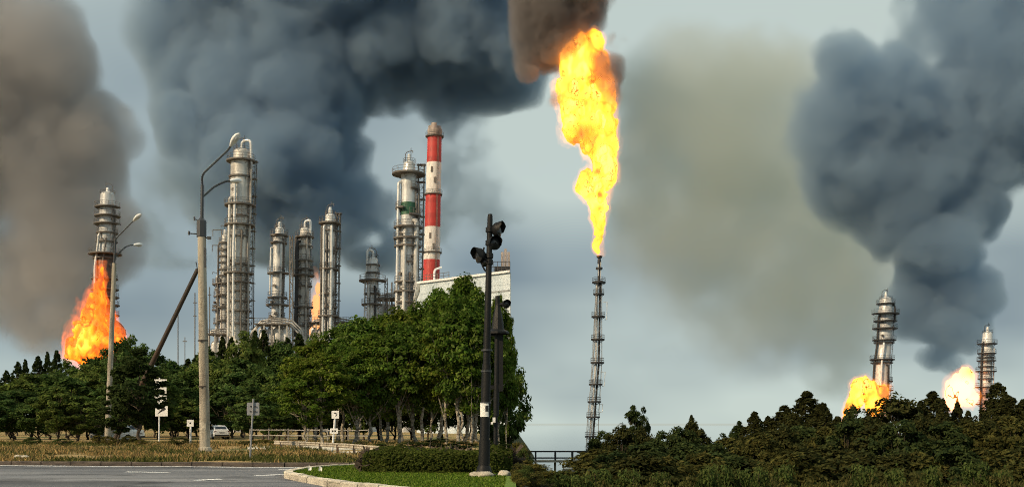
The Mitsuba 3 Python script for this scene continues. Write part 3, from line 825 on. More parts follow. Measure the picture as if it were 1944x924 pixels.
# low process frames and vessels among the tree tops
def process_frame(label, px0, px1, top, Y, floors, bays):
    t = thing('process_frame', label, 'steel frame')
    a, b = P(px0, top, Y), P(px1, top, Y)
    zs = np.linspace(0, a[2], floors + 1)
    xs = np.linspace(a[0], b[0], bays + 1)
    mb = MB()
    for x in xs:
        for y in (Y, Y + 6):
            mb.box((x, y, a[2] / 2 - 0.5), (0.32, 0.32, a[2] + 1.0))
    part(t, 'post', mb.mesh(), 'pipe_steel')
    for z in zs[1:]:
        mb = MB(); mb.box(((a[0] + b[0]) / 2, Y + 3, z), (b[0] - a[0] + 1.0, 7, 0.22))
        k = part(t, 'deck', mb.mesh(), 'platform_steel')
        mb = MB()
        for x in np.linspace(a[0] - 0.4, b[0] + 0.4, bays * 3 + 1):
            mb.tube([[x, Y - 0.45, z + 0.1], [x, Y - 0.45, z + 1.2]], 0.05, 4)
        for h in (0.65, 1.2):
            mb.tube([[a[0] - 0.45, Y - 0.45, z + h], [b[0] + 0.45, Y - 0.45, z + h]], 0.05, 4)
        part(k, 'railing', mb.mesh(), 'platform_steel')
    r = np.random.default_rng(int(px0))
    for i in range(bays):
        x = (xs[i] + xs[i + 1]) / 2
        mb = MB(); rr = r.uniform(0.7, 1.2)
        z0 = zs[-2] + 0.3
        mb.lathe([(0.02, 0), (rr, 0.4), (rr, 3.2), (0.6 * rr, 3.8), (0.02, 4.0)], (x, Y + 2.5, z0), 18)
        part(t, 'vessel', mb.mesh(), ('cladding_white', 'cladding', 'cladding_warm')[i % 3], smooth=40)
    for k in range(3):
        mb = MB()
        z = zs[-1] + 0.3 + 0.6 * k
        mb.tube(bend([[a[0] - 2, Y + 1 + k, 0], [a[0] - 2, Y + 1 + k, z], [b[0] + 3, Y + 1 + k, z], [b[0] + 3, Y + 1 + k, 0]], 4), 0.22, 8)
        part(t, 'pipe', mb.mesh(), 'pipe_steel', smooth=40)


process_frame('low steel process frame with vessels at the foot of the white column', 487, 545, 615, 232, 5, 4)
process_frame('low steel process frame with vessels at the foot of the pale column', 585, 660, 612, 255, 5, 5)
process_frame('low hazy process frame left of the tallest column behind the trees', 396, 432, 634, 250, 4, 3)
process_frame('low process frame with pipes between the short white column and the green banded one', 716, 762, 566, 262, 6, 4)

# the pale hall at the right
A, B = P(797, 535, 204), P(969, 515, 189)
d = (B - A)[:2]; L = np.linalg.norm(d); d = d / L
nrm = np.array([-d[1], d[0]])                                        # away from the camera
if nrm[1] < 0:
    nrm = -nrm
H = A[2]
hall = thing('industrial_hall', 'large pale blue white hall wall rising behind the trees at the foot of the chimney', 'building')
def hall_box(mb, s0, s1, n0, n1, z0, z1):
    c = A[:2] + d * (s0 + s1) / 2 + nrm * (n0 + n1) / 2
    mb.box((c[0], c[1], (z0 + z1) / 2), (s1 - s0, n1 - n0, z1 - z0), rz=math.atan2(d[1], d[0]))
def hall_prism(grow, z0, z1):
    """The hall's plan: the long front and a right end that runs straight back."""
    q = np.array([A[:2] - d * grow - nrm * grow, B[:2] + d * grow * 0.3 - nrm * grow, [B[0] - 3.0 + grow * 0.3, 228.0 + grow], [A[0] - 3.0 - grow, 228.0 + grow]])
    v = np.vstack([np.column_stack([q, np.full(4, z)]) for z in (z0, z1)])
    f = [[0, 1, 5, 4], [1, 2, 6, 5], [2, 3, 7, 6], [3, 0, 4, 7], [4, 5, 6, 7], [3, 2, 1, 0]]
    return v, np.array(f)


part(hall, 'wall', hall_prism(-0.25, -1, H - 0.402), 'wall_white')
for r_ in range(9):
    for c_ in range(5):
        mb = MB(); w = L / 5
        z1 = H - 0.45 - r_ * 2.0
        hall_box(mb, c_ * w + 0.03, (c_ + 1) * w - 0.03, 0.0, 0.15, z1 - 1.96, z1)
        part(hall + '__wall', 'panel', mb.mesh(), 'wall_white')
rf = part(hall, 'roof', hall_prism(0.42, H - 0.4, H), 'lamp_white')
mb = MB()
for s in np.arange(0.3, 9, 1.5):
    q = A[:2] + d * s
    mb.tube([[*q, H], [*q, H + 1.1]], 0.05, 4)
for h in (0.55, 1.1):
    mb.tube([[*(A[:2] + d * 0.3), H + h], [*(A[:2] + d * 7.9), H + h]], 0.05, 4)
part(rf, 'railing', mb.mesh(), 'platform_steel')
mb = MB(); hall_box(mb, 12.6, 13.2, -0.1, 0.3, H - 13, H - 3.4); hall_box(mb, 13.2, L - 0.1, -0.1, 0.3, H - 3.7, H - 3.4)
part(hall, 'downpipe', mb.mesh(), 'wall_grey')
# plant room on the roof's right end
pr = thing('roof_plant_room', 'small brown and grey plant room on the hall roof behind the traffic signal', 'plant room')
x0, x1 = P(938, 0, 197)[0], P(968, 0, 197)[0]
mb = MB(); mb.box(((x0 + x1) / 2, 203, H + 1.11), (x1 - x0, 8, 2.2)); part(pr, 'base', mb.mesh(), 'dark_steel')
for k in range(3):
    mb = MB(); mb.box((x0 + 1.5 + k * 0.6, 202, H + 3.7 + 0.3 * (k % 2)), (0.5, 3, 3.0 + 0.6 * (k % 2))); part(pr, 'stack', mb.mesh(), 'soot_band')
mb = MB()
for x in np.linspace(x0 - 1.0, x1, 6):
    mb.tube([[x, 198.4, H + 0.01], [x, 198.4, H + 3.0]], 0.06, 4)
for h in (1.0, 2.0, 3.0):
    mb.tube([[x0 - 1.0, 198.4, H + h], [x1, 198.4, H + h]], 0.06, 4)
part(pr, 'railing', mb.mesh(), 'dark_steel')
# bent vent pipe in front of the chimney's foot
vp = thing('vent_pipe', 'bent white vent pipe on the hall roof in front of the chimney', 'pipe')
q = P(823, 530, 206)
mb = MB(); mb.tube(bend([[q[0], 208, H - 0.1], q + [0, 2, 1.6], q + [0.2, 2, 2.2], q + [1.5, 2, 2.6]], 4), 0.2, 8); part(vp, 'bend', mb.mesh(), 'lamp_white', smooth=40)

# ------------------------------------------------------------------ street lamps, poles, signs
def luminaire(parent, a, direction, length, bank=0.0):
    """A cobra head lamp: a flattened shell and a glass bowl below."""
    d = np.asarray(direction, float); d /= np.linalg.norm(d)
    s = np.cross([0, 0, 1.0], d); s /= np.linalg.norm(s)
    u = np.cross(d, s)
    n, mb, mg = 12, MB(), MB()
    secs = [(0.0, .05, .05, 0), (0.12, .11, .08, .01), (0.3, .17, .11, .02), (0.6, .20, .13, .03), (0.85, .15, .10, .02), (1.0, .03, .03, 0)]
    ang = np.arange(n) * 2 * np.pi / n
    v = np.array([a + d * (q * length) + s * (w * math.cos(t_)) + u * (h * math.sin(t_) + o) for q, w, h, o in secs for t_ in ang])
    i, j = np.meshgrid(np.arange(len(secs) - 1), np.arange(n), indexing='ij')
    q = np.stack([i * n + j, i * n + (j + 1) % n, (i + 1) * n + (j + 1) % n, (i + 1) * n + j], -1).reshape(-1, 4)
    k = part(parent, 'lamp_head', (v, q), 'lamp_white', smooth=True)
    g = trimesh.creation.icosphere(2, 1.0)
    gv = g.vertices * [0.24 * length, 0.13, 0.09]
    part(k, 'lamp_glass', (a + d * (0.62 * length) - u * 0.04 + gv[:, :1] * d + gv[:, 1:2] * s + gv[:, 2:] * u, g.faces), 'lamp_glass', smooth=True)


def street_lamp(label, Y, base, collar, top, w0, w1, arms, steel_r, brackets=False):
    t = thing('street_lamp', label, 'street lamp')
    m = Y / F
    b, c = P(*base, Y), P(*collar, Y)
    b[2] = float(hgt(b[0], Y)) - 0.3
    mb = MB()
    zz = np.linspace(0, 1, 12)
    mb.tube([b + (c - b) * z for z in zz], [(w0 + (w1 - w0) * z) * m / 2 for z in zz], 16)
    pole = part(t, 'concrete_pole', mb.mesh(), 'concrete', smooth=40)
    mb = MB(); mb.tube([c, P(*top, Y)], [steel_r * 1.15, steel_r], 10)
    part(t, 'steel_pole', mb.mesh(), 'pole_steel', smooth=40)
    for pts, dlt, L in arms:
        p = [P(*q, Y) + np.array([0, dlt * i / (len(pts) - 1), 0]) for i, q in enumerate(pts)]
        mb = MB(); mb.tube(bend(p, 6), steel_r * 0.62, 8)
        k = part(t, 'arm', mb.mesh(), 'pole_steel', smooth=40)
        d = p[-1] - p[-2]
        luminaire(t, p[-1] - d / np.linalg.norm(d) * 0.05, d, L)
    return t, b, c, m


YL = 50.0
t, b, c, m = street_lamp('large concrete street lamp in the dry grass with two white lamp heads', YL, (389.5, 858), (383, 447), (384, 352), 20, 15,
                         [([(384, 352), (384.5, 338), (389, 331), (435, 290), (443, 281)], -0.4, 0.78), ([(383, 374), (384, 371), (402, 350), (422, 338), (428, 336)], 0.9, 0.74)], 0.075)
mb = MB()
q0, q1 = P(382.5, 450, YL), P(382.5, 417, YL)
mb.lathe([(0.12, -0.05), (0.235, 0.0), (0.235, q1[2] - q0[2] - 0.08), (0.15, q1[2] - q0[2]), (0.06, q1[2] - q0[2] + 0.1)], q0, 8)
part(t, 'collar', mb.mesh(), 'pole_steel')
mb = MB()
mb.tube([P(358, 444, YL) + [0, -0.1, 0], P(384, 446, YL) + [0, -0.1, 0]], 0.03, 5); mb.tube([P(360, 447, YL) + [0, -0.1, 0], P(360, 440, YL) + [0, -0.1, 0]], 0.05, 6); mb.tube([P(369, 419, YL), P(369, 412, YL)], 0.04, 6); mb.tube([P(369, 416, YL), P(376, 419, YL)], 0.025, 5)
part(t, 'bracket', mb.mesh(), 'pole_steel')
mb = MB(); mb.box(P(397, 452, YL), (0.16, 0.14, 0.13)); mb.tube([P(390, 452, YL), P(397, 452, YL)], 0.03, 5); mb.box(P(391, 490, YL) + [0.0, -0.1, 0], (0.08, 0.1, 0.9))
part(t, 'junction_box', mb.mesh(), 'pole_steel')
for py, px in ((735, 386.5), (648, 385.5)):
    mb = MB(); mb.lathe([(0.232, 0), (0.245, 0.0), (0.245, 0.06), (0.232, 0.06)], P(px, py, YL), 16); mb.box(P(px - 1, py, YL) + [0, -0.25, 0], (0.06, 0.06, 0.10))
    part(t, 'band', mb.mesh(), 'rusty_iron')
mb = MB()
cc = P(388.6, 808, YL)
mb.lathe([(0.252, -0.22), (0.256, -0.22), (0.256, 0.16), (0.252, 0.16)], cc, 16, math.radians(-140), math.radians(-60))
part(t, 'paper_notice', mb.mesh(), 'concrete_pale', label='pale paper notice wrapped round the pole')
mb = MB(); mb.lathe([(0.26, -0.3), (0.33, 0.05), (0.30, 0.16), (0.25, 0.2)], (b[0], b[1], b[2] + 0.3), 14); part(t, 'footing', mb.mesh(), 'concrete')

Y2 = 78.0
t, b, c, m = street_lamp('thinner street lamp at the left in front of the burning column', Y2, (203.5, 842), (217, 500), (219, 452), 11, 8,
                         [([(218.6, 462), (220, 455), (240, 436), (252, 425), (258, 421)], -0.4, 0.85), ([(218, 492), (221, 483), (233, 468), (242, 463), (247, 462)], 0.8, 0.75)], 0.07)

# dark pole leaning against nothing in the wood
t = thing('leaning_pole', 'dark bare pole leaning to the right out of the trees beside the large street lamp', 'pole')
mb = MB(); a, b = P(278, 712, 72), P(375, 512, 68); mb.tube([a + (a - b) * 0.75, a, (a + b) / 2, b], [0.19, 0.17, 0.15, 0.13], 10)
part(t, 'shaft', mb.mesh(), 'rusty_iron', smooth=40)
mb = MB(); mb.tube([b + [-0.12, 0, 0], b + [0.25, 0, 0.1]], 0.05, 5); mb.tube([b, b + [-0.1, 0, 0.5]], 0.03, 5)
part(t, 'fitting', mb.mesh(), 'dark_steel')


def plate(w, h, th=0.02, r=0.03):
    from shapely.geometry import box as sbox
    s = sbox(-w / 2 + r, -h / 2 + r, w / 2 - r, h / 2 - r).buffer(r, 3)
    msh = trimesh.creation.extrude_polygon(s, th, engine='earcut')
    # upright, facing the camera (-y)
    v = np.array(msh.vertices)
    return np.column_stack([v[:, 0], -v[:, 2], v[:, 1]]), np.array(msh.faces)[:, ::1]


def upright(msh, c, rz=0.0, dy=0.0):
    v, f = (np.array(msh.vertices), np.array(msh.faces)) if hasattr(msh, 'vertices') else msh
    c_, s_ = math.cos(rz), math.sin(rz)
    v = v + [0, dy, 0]
    return v @ np.array([[c_, s_, 0], [-s_, c_, 0], [0, 0, 1]]) + np.asarray(c), f


def sign(name, label, Y, post, plates_, post_r=0.035, pm='sign_grey', behind=False):
    """post: (px top, py top, px base); plates_: (px, py, w px, h px, rz, material, marks)."""
    t = thing(name, label, 'road sign')
    m = Y / F
    a = P(post[0], post[1], Y); b = P(post[2], 806, Y); b[2] = float(hgt(b[0], Y)) - 0.2
    mb = MB(); mb.tube([b, a], post_r, 10); part(t, 'post', mb.mesh(), pm, smooth=40)
    for px, py, w, h, rz, bs, marks in plates_:
        off = 0.05 if behind else -0.06
        c = P(px, py, Y) + [0, off, 0]
        k = part(t, 'plate', upright(plate(w * m, h * m), c, rz), bs)
        for mk_ in marks:
            part(k, 'marking', upright(mk_(m), c, rz, -0.024), 'print_black')
        for q in (0.2, -0.2):
            mb = MB(); mb.box(c + [0, 0.03 if not behind else -0.045, h * m * q], (w * m * 0.5, 0.03, 0.04)); part(t, 'clamp', mb.mesh(), 'dark_steel')
    return t


def rect_mark(x, y, w, h):
    return lambda m: (lambda q: (q[0] + [x * m, 0, y * m], q[1]))(plate(w * m, h * m, 0.003, 0.004))


def arc_mark(r, w, a0, a1, x=0, y=0):
    def f(m):
        ang = np.radians(np.linspace(a0, a1, 14))
        o = np.column_stack([np.cos(ang), 0 * ang, np.sin(ang)])
        v = np.vstack([o * (r + w / 2) * m, o * (r - w / 2) * m]) + [x * m, 0, y * m]
        i = np.arange(13)
        return v, np.vstack([np.stack([i, i + 14, i + 1], 1), np.stack([i + 1, i + 14, i + 15], 1)])
    return f


def tri_mark(pts):
    return lambda m: (np.array([[x * m, 0, y * m] for x, y in pts]), np.array([[0, 1, 2], [0, 2, 1]]))


sign('road_sign', 'back of a grey square sign on a thin post right of the large street lamp', 39.4, (481, 757, 474),
     [(480, 776, 23, 24, 0.1, 'sign_grey', ())], 0.035, behind=True)
sign('road_sign', 'white square sign with black hooked arrow over small white plate', 50.5, (636, 792, 630),
     [(637, 787, 14, 15, 0.0, 'sign_white', (arc_mark(2.8, 1.5, -95, 110, 0.2, 0.2), tri_mark([(-2.8, 2.9), (0.2, 5.0), (0.2, 0.9)]))), (634.5, 818, 15, 10, 0.0, 'sign_white', (rect_mark(-2.6, 0, 3.0, 3.6), rect_mark(2.3, 0, 3.4, 3.6)))], 0.05, pm='lamp_white')
sign('road_sign', 'small white square sign with a dark dot left of the white car', 70.0, (362.5, 798, 361),
     [(362, 803, 13, 13, 0.0, 'sign_white', (rect_mark(0, 0, 3.0, 3.0),))], 0.07, pm='lamp_white')
sign('road_sign', 'column of white sign plates half hidden by the dark tree', 84.0, (303, 716, 302),
     [(305, 726, 24, 12, 0.0, 'sign_white', (rect_mark(-5, 1, 5, 4), rect_mark(5, 1, 6, 4))), (305, 741, 23, 12, 0.0, 'sign_white', (rect_mark(0, 0, 14, 3),)), (306, 757, 23, 14, 0.0, 'sign_white', (rect_mark(-2, 0, 10, 3),)), (307, 779, 24, 22, 0.0, 'sign_white', (tri_mark([(-9, -8), (5, 8), (9, 2)]),))], 0.06, pm='lamp_white')

# ------------------------------------------------------------------ traffic signals on the lawn
YT = 24.5
def signal_head(parent, c, rz, size, tilt=0.0):
    """A round black signal: bowl, visor and lens, facing along rz."""
    t = part(parent, 'signal_head', *[None, None]) if False else None
    d = np.array([math.cos(rz), math.sin(rz), tilt]); d /= np.linalg.norm(d)
    s = np.cross([0, 0, 1.0], d); s /= np.linalg.norm(s); u = np.cross(d, s)
    n = 20; ang = np.arange(n) * 2 * np.pi / n
    def rings(pr, a=ang):
        v = np.array([c + d * x + (s * math.cos(q) + u * math.sin(q)) * r for r, x in pr for q in a])
        i, j = np.meshgrid(np.arange(len(pr) - 1), np.arange(n), indexing='ij')
        q = np.stack([i * n + j, i * n + (j + 1) % n, (i + 1) * n + (j + 1) % n, (i + 1) * n + j], -1).reshape(-1, 4)
        return v, q
    k = part(parent, 'signal_head', rings([(0.01, -size * 0.75), (size * 0.55, -size * 0.68), (size * 0.92, -size * 0.2), (size, 0), (size * 1.02, 0.02), (size * 0.9, 0.03)]), 'signal_black', smooth=35)
    part(k, 'lens', rings([(size * 0.9, 0.03), (size * 0.6, 0.07), (0.01, 0.09)]), 'signal_lens', smooth=True)
    vis = []
    for x, r in ((0.0, size * 1.0), (size * 0.5, size * 1.0), (size * 1.05, size * 0.98)):
        lim = 0.35 if x > size else -0.4
        for q in np.linspace(lim, np.pi - lim, 16):
            vis.append(c + d * x + (s * math.cos(q) + u * math.sin(q)) * r)
    i, j = np.meshgrid(np.arange(2), np.arange(15), indexing='ij')
    q = np.stack([i * 16 + j, i * 16 + j + 1, (i + 1) * 16 + j + 1, (i + 1) * 16 + j], -1).reshape(-1, 4)
    part(k, 'visor', (np.array(vis), q), 'signal_black', smooth=True)
    return k


t = thing('traffic_signal', 'tall black traffic signal pole with round heads standing on the lawn before the hedge', 'traffic light')
b, top = P(918.5, 907, YT), P(930.5, 407, YT)
b[2] = 0.11
ax = top - b
mb = MB(); zz = [0, 0.13, 0.14, 0.42, 0.43, 0.985, 1.0]
mb.tube([b + ax * z for z in zz], [0.135, 0.13, 0.115, 0.105, 0.085, 0.062, 0.05], 16)
part(t, 'pole', mb.mesh(), 'signal_black', smooth=30)
mb = MB(); mb.lathe([(0.30, 0), (0.30, 0.03), (0.2, 0.06), (0.15, 0.22), (0.125, 0.26)], b + [0, 0, 0.0], 16); part(t, 'base_flange', mb.mesh(), 'signal_black', smooth=30)
for px, py, rz, sz, tl in ((944, 437, -0.35, 0.17, 0.25), (911, 486, math.pi + 0.5, 0.175, 0.12), (938, 462, -1.2, 0.16, 0.0), (921, 498, -2.0, 0.10, -0.2)):
    c = P(px, py, YT)
    signal_head(t, c, rz, sz, tl)
    on = b + ax * ((c[2] - b[2]) / ax[2])
    mb = MB(); mb.tube([on, c], 0.035, 8); mb.lathe([(0.085, -0.06), (0.095, -0.05), (0.095, 0.05), (0.085, 0.06)], on, 12); part(t, 'bracket', mb.mesh(), 'signal_black')
mb = MB(); mb.tube(bend([P(919, 470, YT), P(913, 500, YT), P(922, 516, YT), P(928, 512, YT)], 5), 0.02, 6); part(t, 'cable', mb.mesh(), 'signal_black')
q = b + ax * ((P(0, 778, YT)[2] - b[2]) / ax[2])
mb = MB(); mb.lathe([(0.119, -0.16), (0.122, -0.16), (0.122, 0.16), (0.119, 0.16)], q, 16, math.radians(-175), math.radians(-50)); k = part(t, 'sticker', mb.mesh(), 'sign_white', label='white sticker on the pole')
mb = MB(); mb.lathe([(0.1235, -0.04), (0.126, -0.04), (0.126, 0.1), (0.1235, 0.1)], q, 10, math.radians(-90), math.radians(-55)); part(k, 'print', mb.mesh(), 'print_black')
for z in (0.28, 0.40, 0.48):
    mb = MB(); mb.lathe([(0.118, -0.02), (0.126, -0.02), (0.126, 0.02), (0.118, 0.02)], b + ax * z, 14)
    part(t, 'strap', mb.mesh(), 'pole_steel')

t = thing('traffic_signal', 'second black signal frame behind the tall pole with a hanging bell shaped head', 'traffic light')
YU = 27.5
mb = MB(); mb.tube([P(944.5, 562, YU), P(942, 790, YU)], [0.06, 0.075], 12); mb.tube([P(941, 790, YU), P(940, 905, YU)], [0.055, 0.055], 12)
part(t, 'pole', mb.mesh(), 'signal_black', smooth=30)
mb = MB(); mb.box(P(951, 690, YU), (0.11, 0.09, 1.45)); part(t, 'rail', mb.mesh(), 'signal_black')
mb = MB(); c = P(945, 634, YU); mb.lathe([(0.30, 0.0), (0.30, 0.05), (0.17, 0.12), (0.13, 0.42), (0.06, 0.78), (0.05, 0.86)], c, 8); part(t, 'bell_head', mb.mesh(), 'signal_black')
for py in (634, 735):
    mb = MB(); mb.box(P(940, py, YU) + [0, 0, 0], (0.42, 0.10, 0.10)); part(t, 'clamp', mb.mesh(), 'signal_black')
mb = MB(); mb.tube([P(944, 580, YU), P(960, 576, YU)], 0.045, 8); part(t, 'arm', mb.mesh(), 'signal_black')
signal_head(t, P(960, 578, YU), -1.1, 0.11, 0.1)
mb = MB(); mb.box(P(938, 797, YU) + [0, -0.12, 0], (0.07, 0.06, 0.13)); mb.box(P(934, 803, YU) + [0, -0.12, 0], (0.05, 0.05, 0.06)); part(t, 'tag', mb.mesh(), 'sign_white', label='small white tag')


def rock(label, c, size, seed, bs='concrete_pale', name='stone'):
    t = top_key(name)
    s = trimesh.creation.icosphere(3, 1.0)
    v = np.array(s.vertices)
    n = nfbm(v * 1.6 + seed * 5.1, 3, seed)
    v = v * (0.7 + 0.6 * n)[:, None] * np.asarray(size)
    v[:, 2] = np.maximum(v[:, 2], -0.3 * size[2])
    scene[t] = mikit.ply(trimesh.Trimesh(v + np.asarray(c), s.faces, process=False), bs, smooth=25)
    labels[t] = {'label': label, 'category': 'stone'}


q = P(905, 914, 24.2); rock('pale flat stone at the left side of the traffic signal base', [q[0], q[1], 0.13], (0.17, 0.14, 0.10), 1)
q = P(921, 913, 24.1); rock('pale brown stone in front of the traffic signal base', [q[0], q[1], 0.13], (0.20, 0.13, 0.11), 2)
q = P(957, 911, 24.6); rock('grey stone half under the hedge right of the traffic signal', [q[0], q[1], 0.13], (0.16, 0.15, 0.12), 3)
for i, (px, py) in enumerate(((25, 872), (38, 872.5))):
    q = G(px, py + 2); rock(('pale pebble on the kerb at the far left, the left one of two', 'pale pebble on the kerb at the far left, the right one of two')[i], [q[0], q[1] + 0.4, 0.12], (0.16, 0.12, 0.07), 5 + i)
for i, (px, py) in enumerate(((588, 902), (608, 903.5))):
    q = G(px, py)
    t = top_key('scrap_of_paper')
    mb = MB(); mb.add([[-.05, 0, 0], [.04, .02, 0], [.05, -.02, .1], [-.03, .03, .14], [0, .05, .06]], [[0, 1, 4], [1, 2, 4], [2, 3, 4], [3, 0, 4]])
    mm = mb.mesh(); mm.apply_translation([q[0], q[1], 0.12]); scene[t] = mikit.ply(mm, 'sign_white')
    labels[t] = {'label': ('white scrap of paper lying on the lawn near the kerb', 'smaller pale scrap of paper further right on the lawn')[i], 'category': 'litter'}

# guard rail in front of the side road
t = thing('guard_rail', 'low grey guard rail with dark posts along the pale side road', 'guard rail')
gr = resample([G(520, 853) , G(600, 857.5), G(664, 862.5), G(720, 870), G(760, 877)], 40)
gr_h = 0.37
mb = MB()
prof = [(-0.03, -0.10), (0.01, -0.06), (-0.03, 0.0), (0.01, 0.06), (-0.03, 0.10)]
tt = np.gradient(gr, axis=0); tt /= np.linalg.norm(tt, axis=1, keepdims=True)
nn = np.column_stack([tt[:, 1], -tt[:, 0]])
v = np.array([[*(gr[i] + nn[i] * a), gr_h + z] for i in range(len(gr)) for a, z in prof])
i, j = np.meshgrid(np.arange(len(gr) - 1), np.arange(4), indexing='ij')
part(t, 'rail', (v, np.stack([i * 5 + j, (i + 1) * 5 + j, (i + 1) * 5 + j + 1, i * 5 + j + 1], -1).reshape(-1, 4)), 'concrete', smooth=False)
for i in range(2, 40, 5):
    mb = MB(); mb.box((gr[i][0], gr[i][1] + 0.06, 0.17), (0.10, 0.10, 0.44)); part(t, 'post', mb.mesh(), 'rusty_iron')
# thin fence in the shade of the trees
t = thing('fence', 'thin pale rail fence in the shade behind the row of trees', 'fence')
f0, f1 = P(474, 806, 84), P(700, 806, 80)
for h in (0.88, 0.45):
    for k in range(6):
        a, b = f0 + (f1 - f0) * k / 6, f0 + (f1 - f0) * (k + 1) / 6 - [0.05, 0, 0]
        mb = MB(); mb.tube([[a[0], a[1], h], [b[0], b[1], h + R.normal(0, 0.015)]], 0.035, 6); part(t, 'rail', mb.mesh(), 'pipe_steel')
for k in range(7):
    a = f0 + (f1 - f0) * k / 6
    mb = MB(); mb.tube([[a[0], a[1] + 0.05, -0.4], [a[0], a[1] + 0.05, 1.0]], 0.05, 6); part(t, 'post', mb.mesh(), 'pipe_steel')


# ------------------------------------------------------------------ cars
mat('car_white', (0.78, 0.79, 0.80), 0.25, 0.0, 0.5, clearcoat=0.8)
mat('car_glass', (0.015, 0.018, 0.022), 0.06, 0.0, 0.8)
mat('tyre', (0.02, 0.02, 0.02), 0.85)
mat('wheel_rim', (0.45, 0.46, 0.47), 0.3, 0.6)
mat('lamp_red', (0.12, 0.012, 0.015), 0.2)


def car(label, x, y, rz, z):
    """Sedan, length along its own x (front +x)."""
    t = thing('parked_car', label, 'car')
    c_, s_ = math.cos(rz), math.sin(rz)
    M = np.array([[c_, s_, 0], [-s_, c_, 0], [0, 0, 1]])
    pl = lambda v: np.asarray(v, float) @ M + np.array([x, y, z])
    #        x,    half width, z low, z belt
    sec = [(-2.18, .72, .42, .80), (-2.12, .80, .30, .98), (-1.75, .84, .24, 1.02), (-1.0, .86, .22, .98), (0, .87, .22, .95), (0.9, .86, .22, .95), (1.5, .84, .24, .88), (2.0, .78, .28, .76), (2.16, .66, .40, .66)]
    def loft(rows, n_r=0.12):
        out = []
        for X_, w, z0, z1 in rows:
            r = min(n_r, w * 0.4, (z1 - z0) * 0.4)
            out.append([[X_, -w + r * 0.3, z0], [X_, -w, z0 + r], [X_, -w * 1.0, (z0 + z1) / 2], [X_, -w + r * 0.25, z1 - r], [X_, -w + r, z1], [X_, 0, z1 + 0.025], [X_, w - r, z1], [X_, w - r * 0.25, z1 - r], [X_, w, (z0 + z1) / 2], [X_, w, z0 + r], [X_, w - r * 0.3, z0]])
        k = len(out[0])
        v = np.array(out).reshape(-1, 3)
        i, j = np.meshgrid(np.arange(len(rows) - 1), np.arange(k), indexing='ij')
        q = np.stack([i * k + j, (i + 1) * k + j, (i + 1) * k + (j + 1) % k, i * k + (j + 1) % k], -1).reshape(-1, 4)
        f = np.vstack([q[:, [0, 1, 2]], q[:, [0, 2, 3]]])
        caps = [[0, j + 1, j + 2] for j in range(k - 2)] + [[(len(rows) - 1) * k, (len(rows) - 1) * k + j + 2, (len(rows) - 1) * k + j + 1] for j in range(k - 2)]
        return v, np.vstack([f, caps])
    v, f = loft(sec); part(t, 'body', (pl(v), f), 'car_white', smooth=35)
    cab = [(-1.72, .74, .98, 1.0), (-1.15, .66, .98, 1.36), (-0.75, .63, .98, 1.43), (0.1, .63, .96, 1.45), (0.55, .65, .95, 1.38), (1.25, .74, .92, .94)]
    v, f = loft(cab, 0.08); k = part(t, 'cabin', (pl(v), f), 'car_white', smooth=35)
    def pane(pts, nm, bs='car_glass', parent=None):
        mb = MB(); mb.poly(pl(pts)); part(parent or t, nm, mb.mesh(), bs)
    pane([(-1.70, -.60, 1.05), (-1.70, .60, 1.05), (-1.22, .53, 1.35), (-1.22, -.53, 1.35)], 'rear_window')
    pane([(1.17, -.62, 1.0), (1.17, .62, 1.0), (.64, .54, 1.37), (.64, -.54, 1.37)], 'windscreen')
    for s in (-1, 1):
        for a, b, c, d in (((-1.35, 1.02), (-.45, 1.02), (-.45, 1.36), (-.98, 1.33)), ((-.38, 1.02), (.95, .99), (.52, 1.33), (-.38, 1.37))):
            pane([(q[0], s * (0.745 - 0.19 * (q[1] - 1.0)), q[1]) for q in (a, b, c, d)], 'side_window')
        pane([(-2.165, s * .46, .70), (-2.165, s * .76, .70), (-2.165, s * .78, .90), (-2.165, s * .46, .88)], 'tail_lamp', 'lamp_red')
        pane([(2.13, s * .40, .58), (2.10, s * .70, .60), (2.06, s * .70, .70), (2.13, s * .40, .68)], 'headlight', 'lamp_glass')
    pane([(-2.195, -.26, .62), (-2.195, .26, .62), (-2.195, .26, .76), (-2.195, -.26, .76)], 'number_plate', 'sign_grey')
    mb = MB(); mb.box((0, 0, 0), (0.08, 1.5, 0.16)); part(t, 'bumper', (pl(np.array(mb.mesh().vertices) + [-2.19, 0, .40]), mb.mesh().faces), 'dark_steel')
    for wx in (-1.38, 1.36):
        for s in (-1, 1):
            cc = np.array([wx, s * .78, .31])
            mb = MB(); prof = [(.16, -.10), (.30, -.10), (.315, -.06), (.315, .06), (.30, .10), (.16, .10)]
            n = 20; ang = np.arange(n) * 2 * np.pi / n
            v = np.array([[cc[0] + r * math.cos(a), cc[1] + o, cc[2] + r * math.sin(a)] for r, o in prof for a in ang])
            i, j = np.meshgrid(np.arange(len(prof) - 1), np.arange(n), indexing='ij')
            q = np.stack([i * n + j, i * n + (j + 1) % n, (i + 1) * n + (j + 1) % n, (i + 1) * n + j], -1).reshape(-1, 4)
            wkey = part(t, 'wheel', (pl(v), q), 'tyre', smooth=35)
            v = np.array([[cc[0] + r * math.cos(a), cc[1] + s * o, cc[2] + r * math.sin(a)] for r, o in ((.17, .09), (.10, .07), (.01, .06)) for a in ang])
            i, j = np.meshgrid(np.arange(2), np.arange(n), indexing='ij')
            q = np.stack([i * n + j, i * n + (j + 1) % n, (i + 1) * n + (j + 1) % n, (i + 1) * n + j], -1).reshape(-1, 4)
            part(wkey, 'rim', (pl(v), q), 'wheel_rim', smooth=35)


yc = 112.0
car('white sedan seen from behind to the right of the large street lamp', (414 - 972) / F * yc, yc, math.radians(116), float(hgt(-32, yc)) + 0.02)
yc = 92.0
car('white car almost hidden in the bushes below the thinner street lamp', (222 - 972) / F * yc, yc, math.radians(176), -0.15)
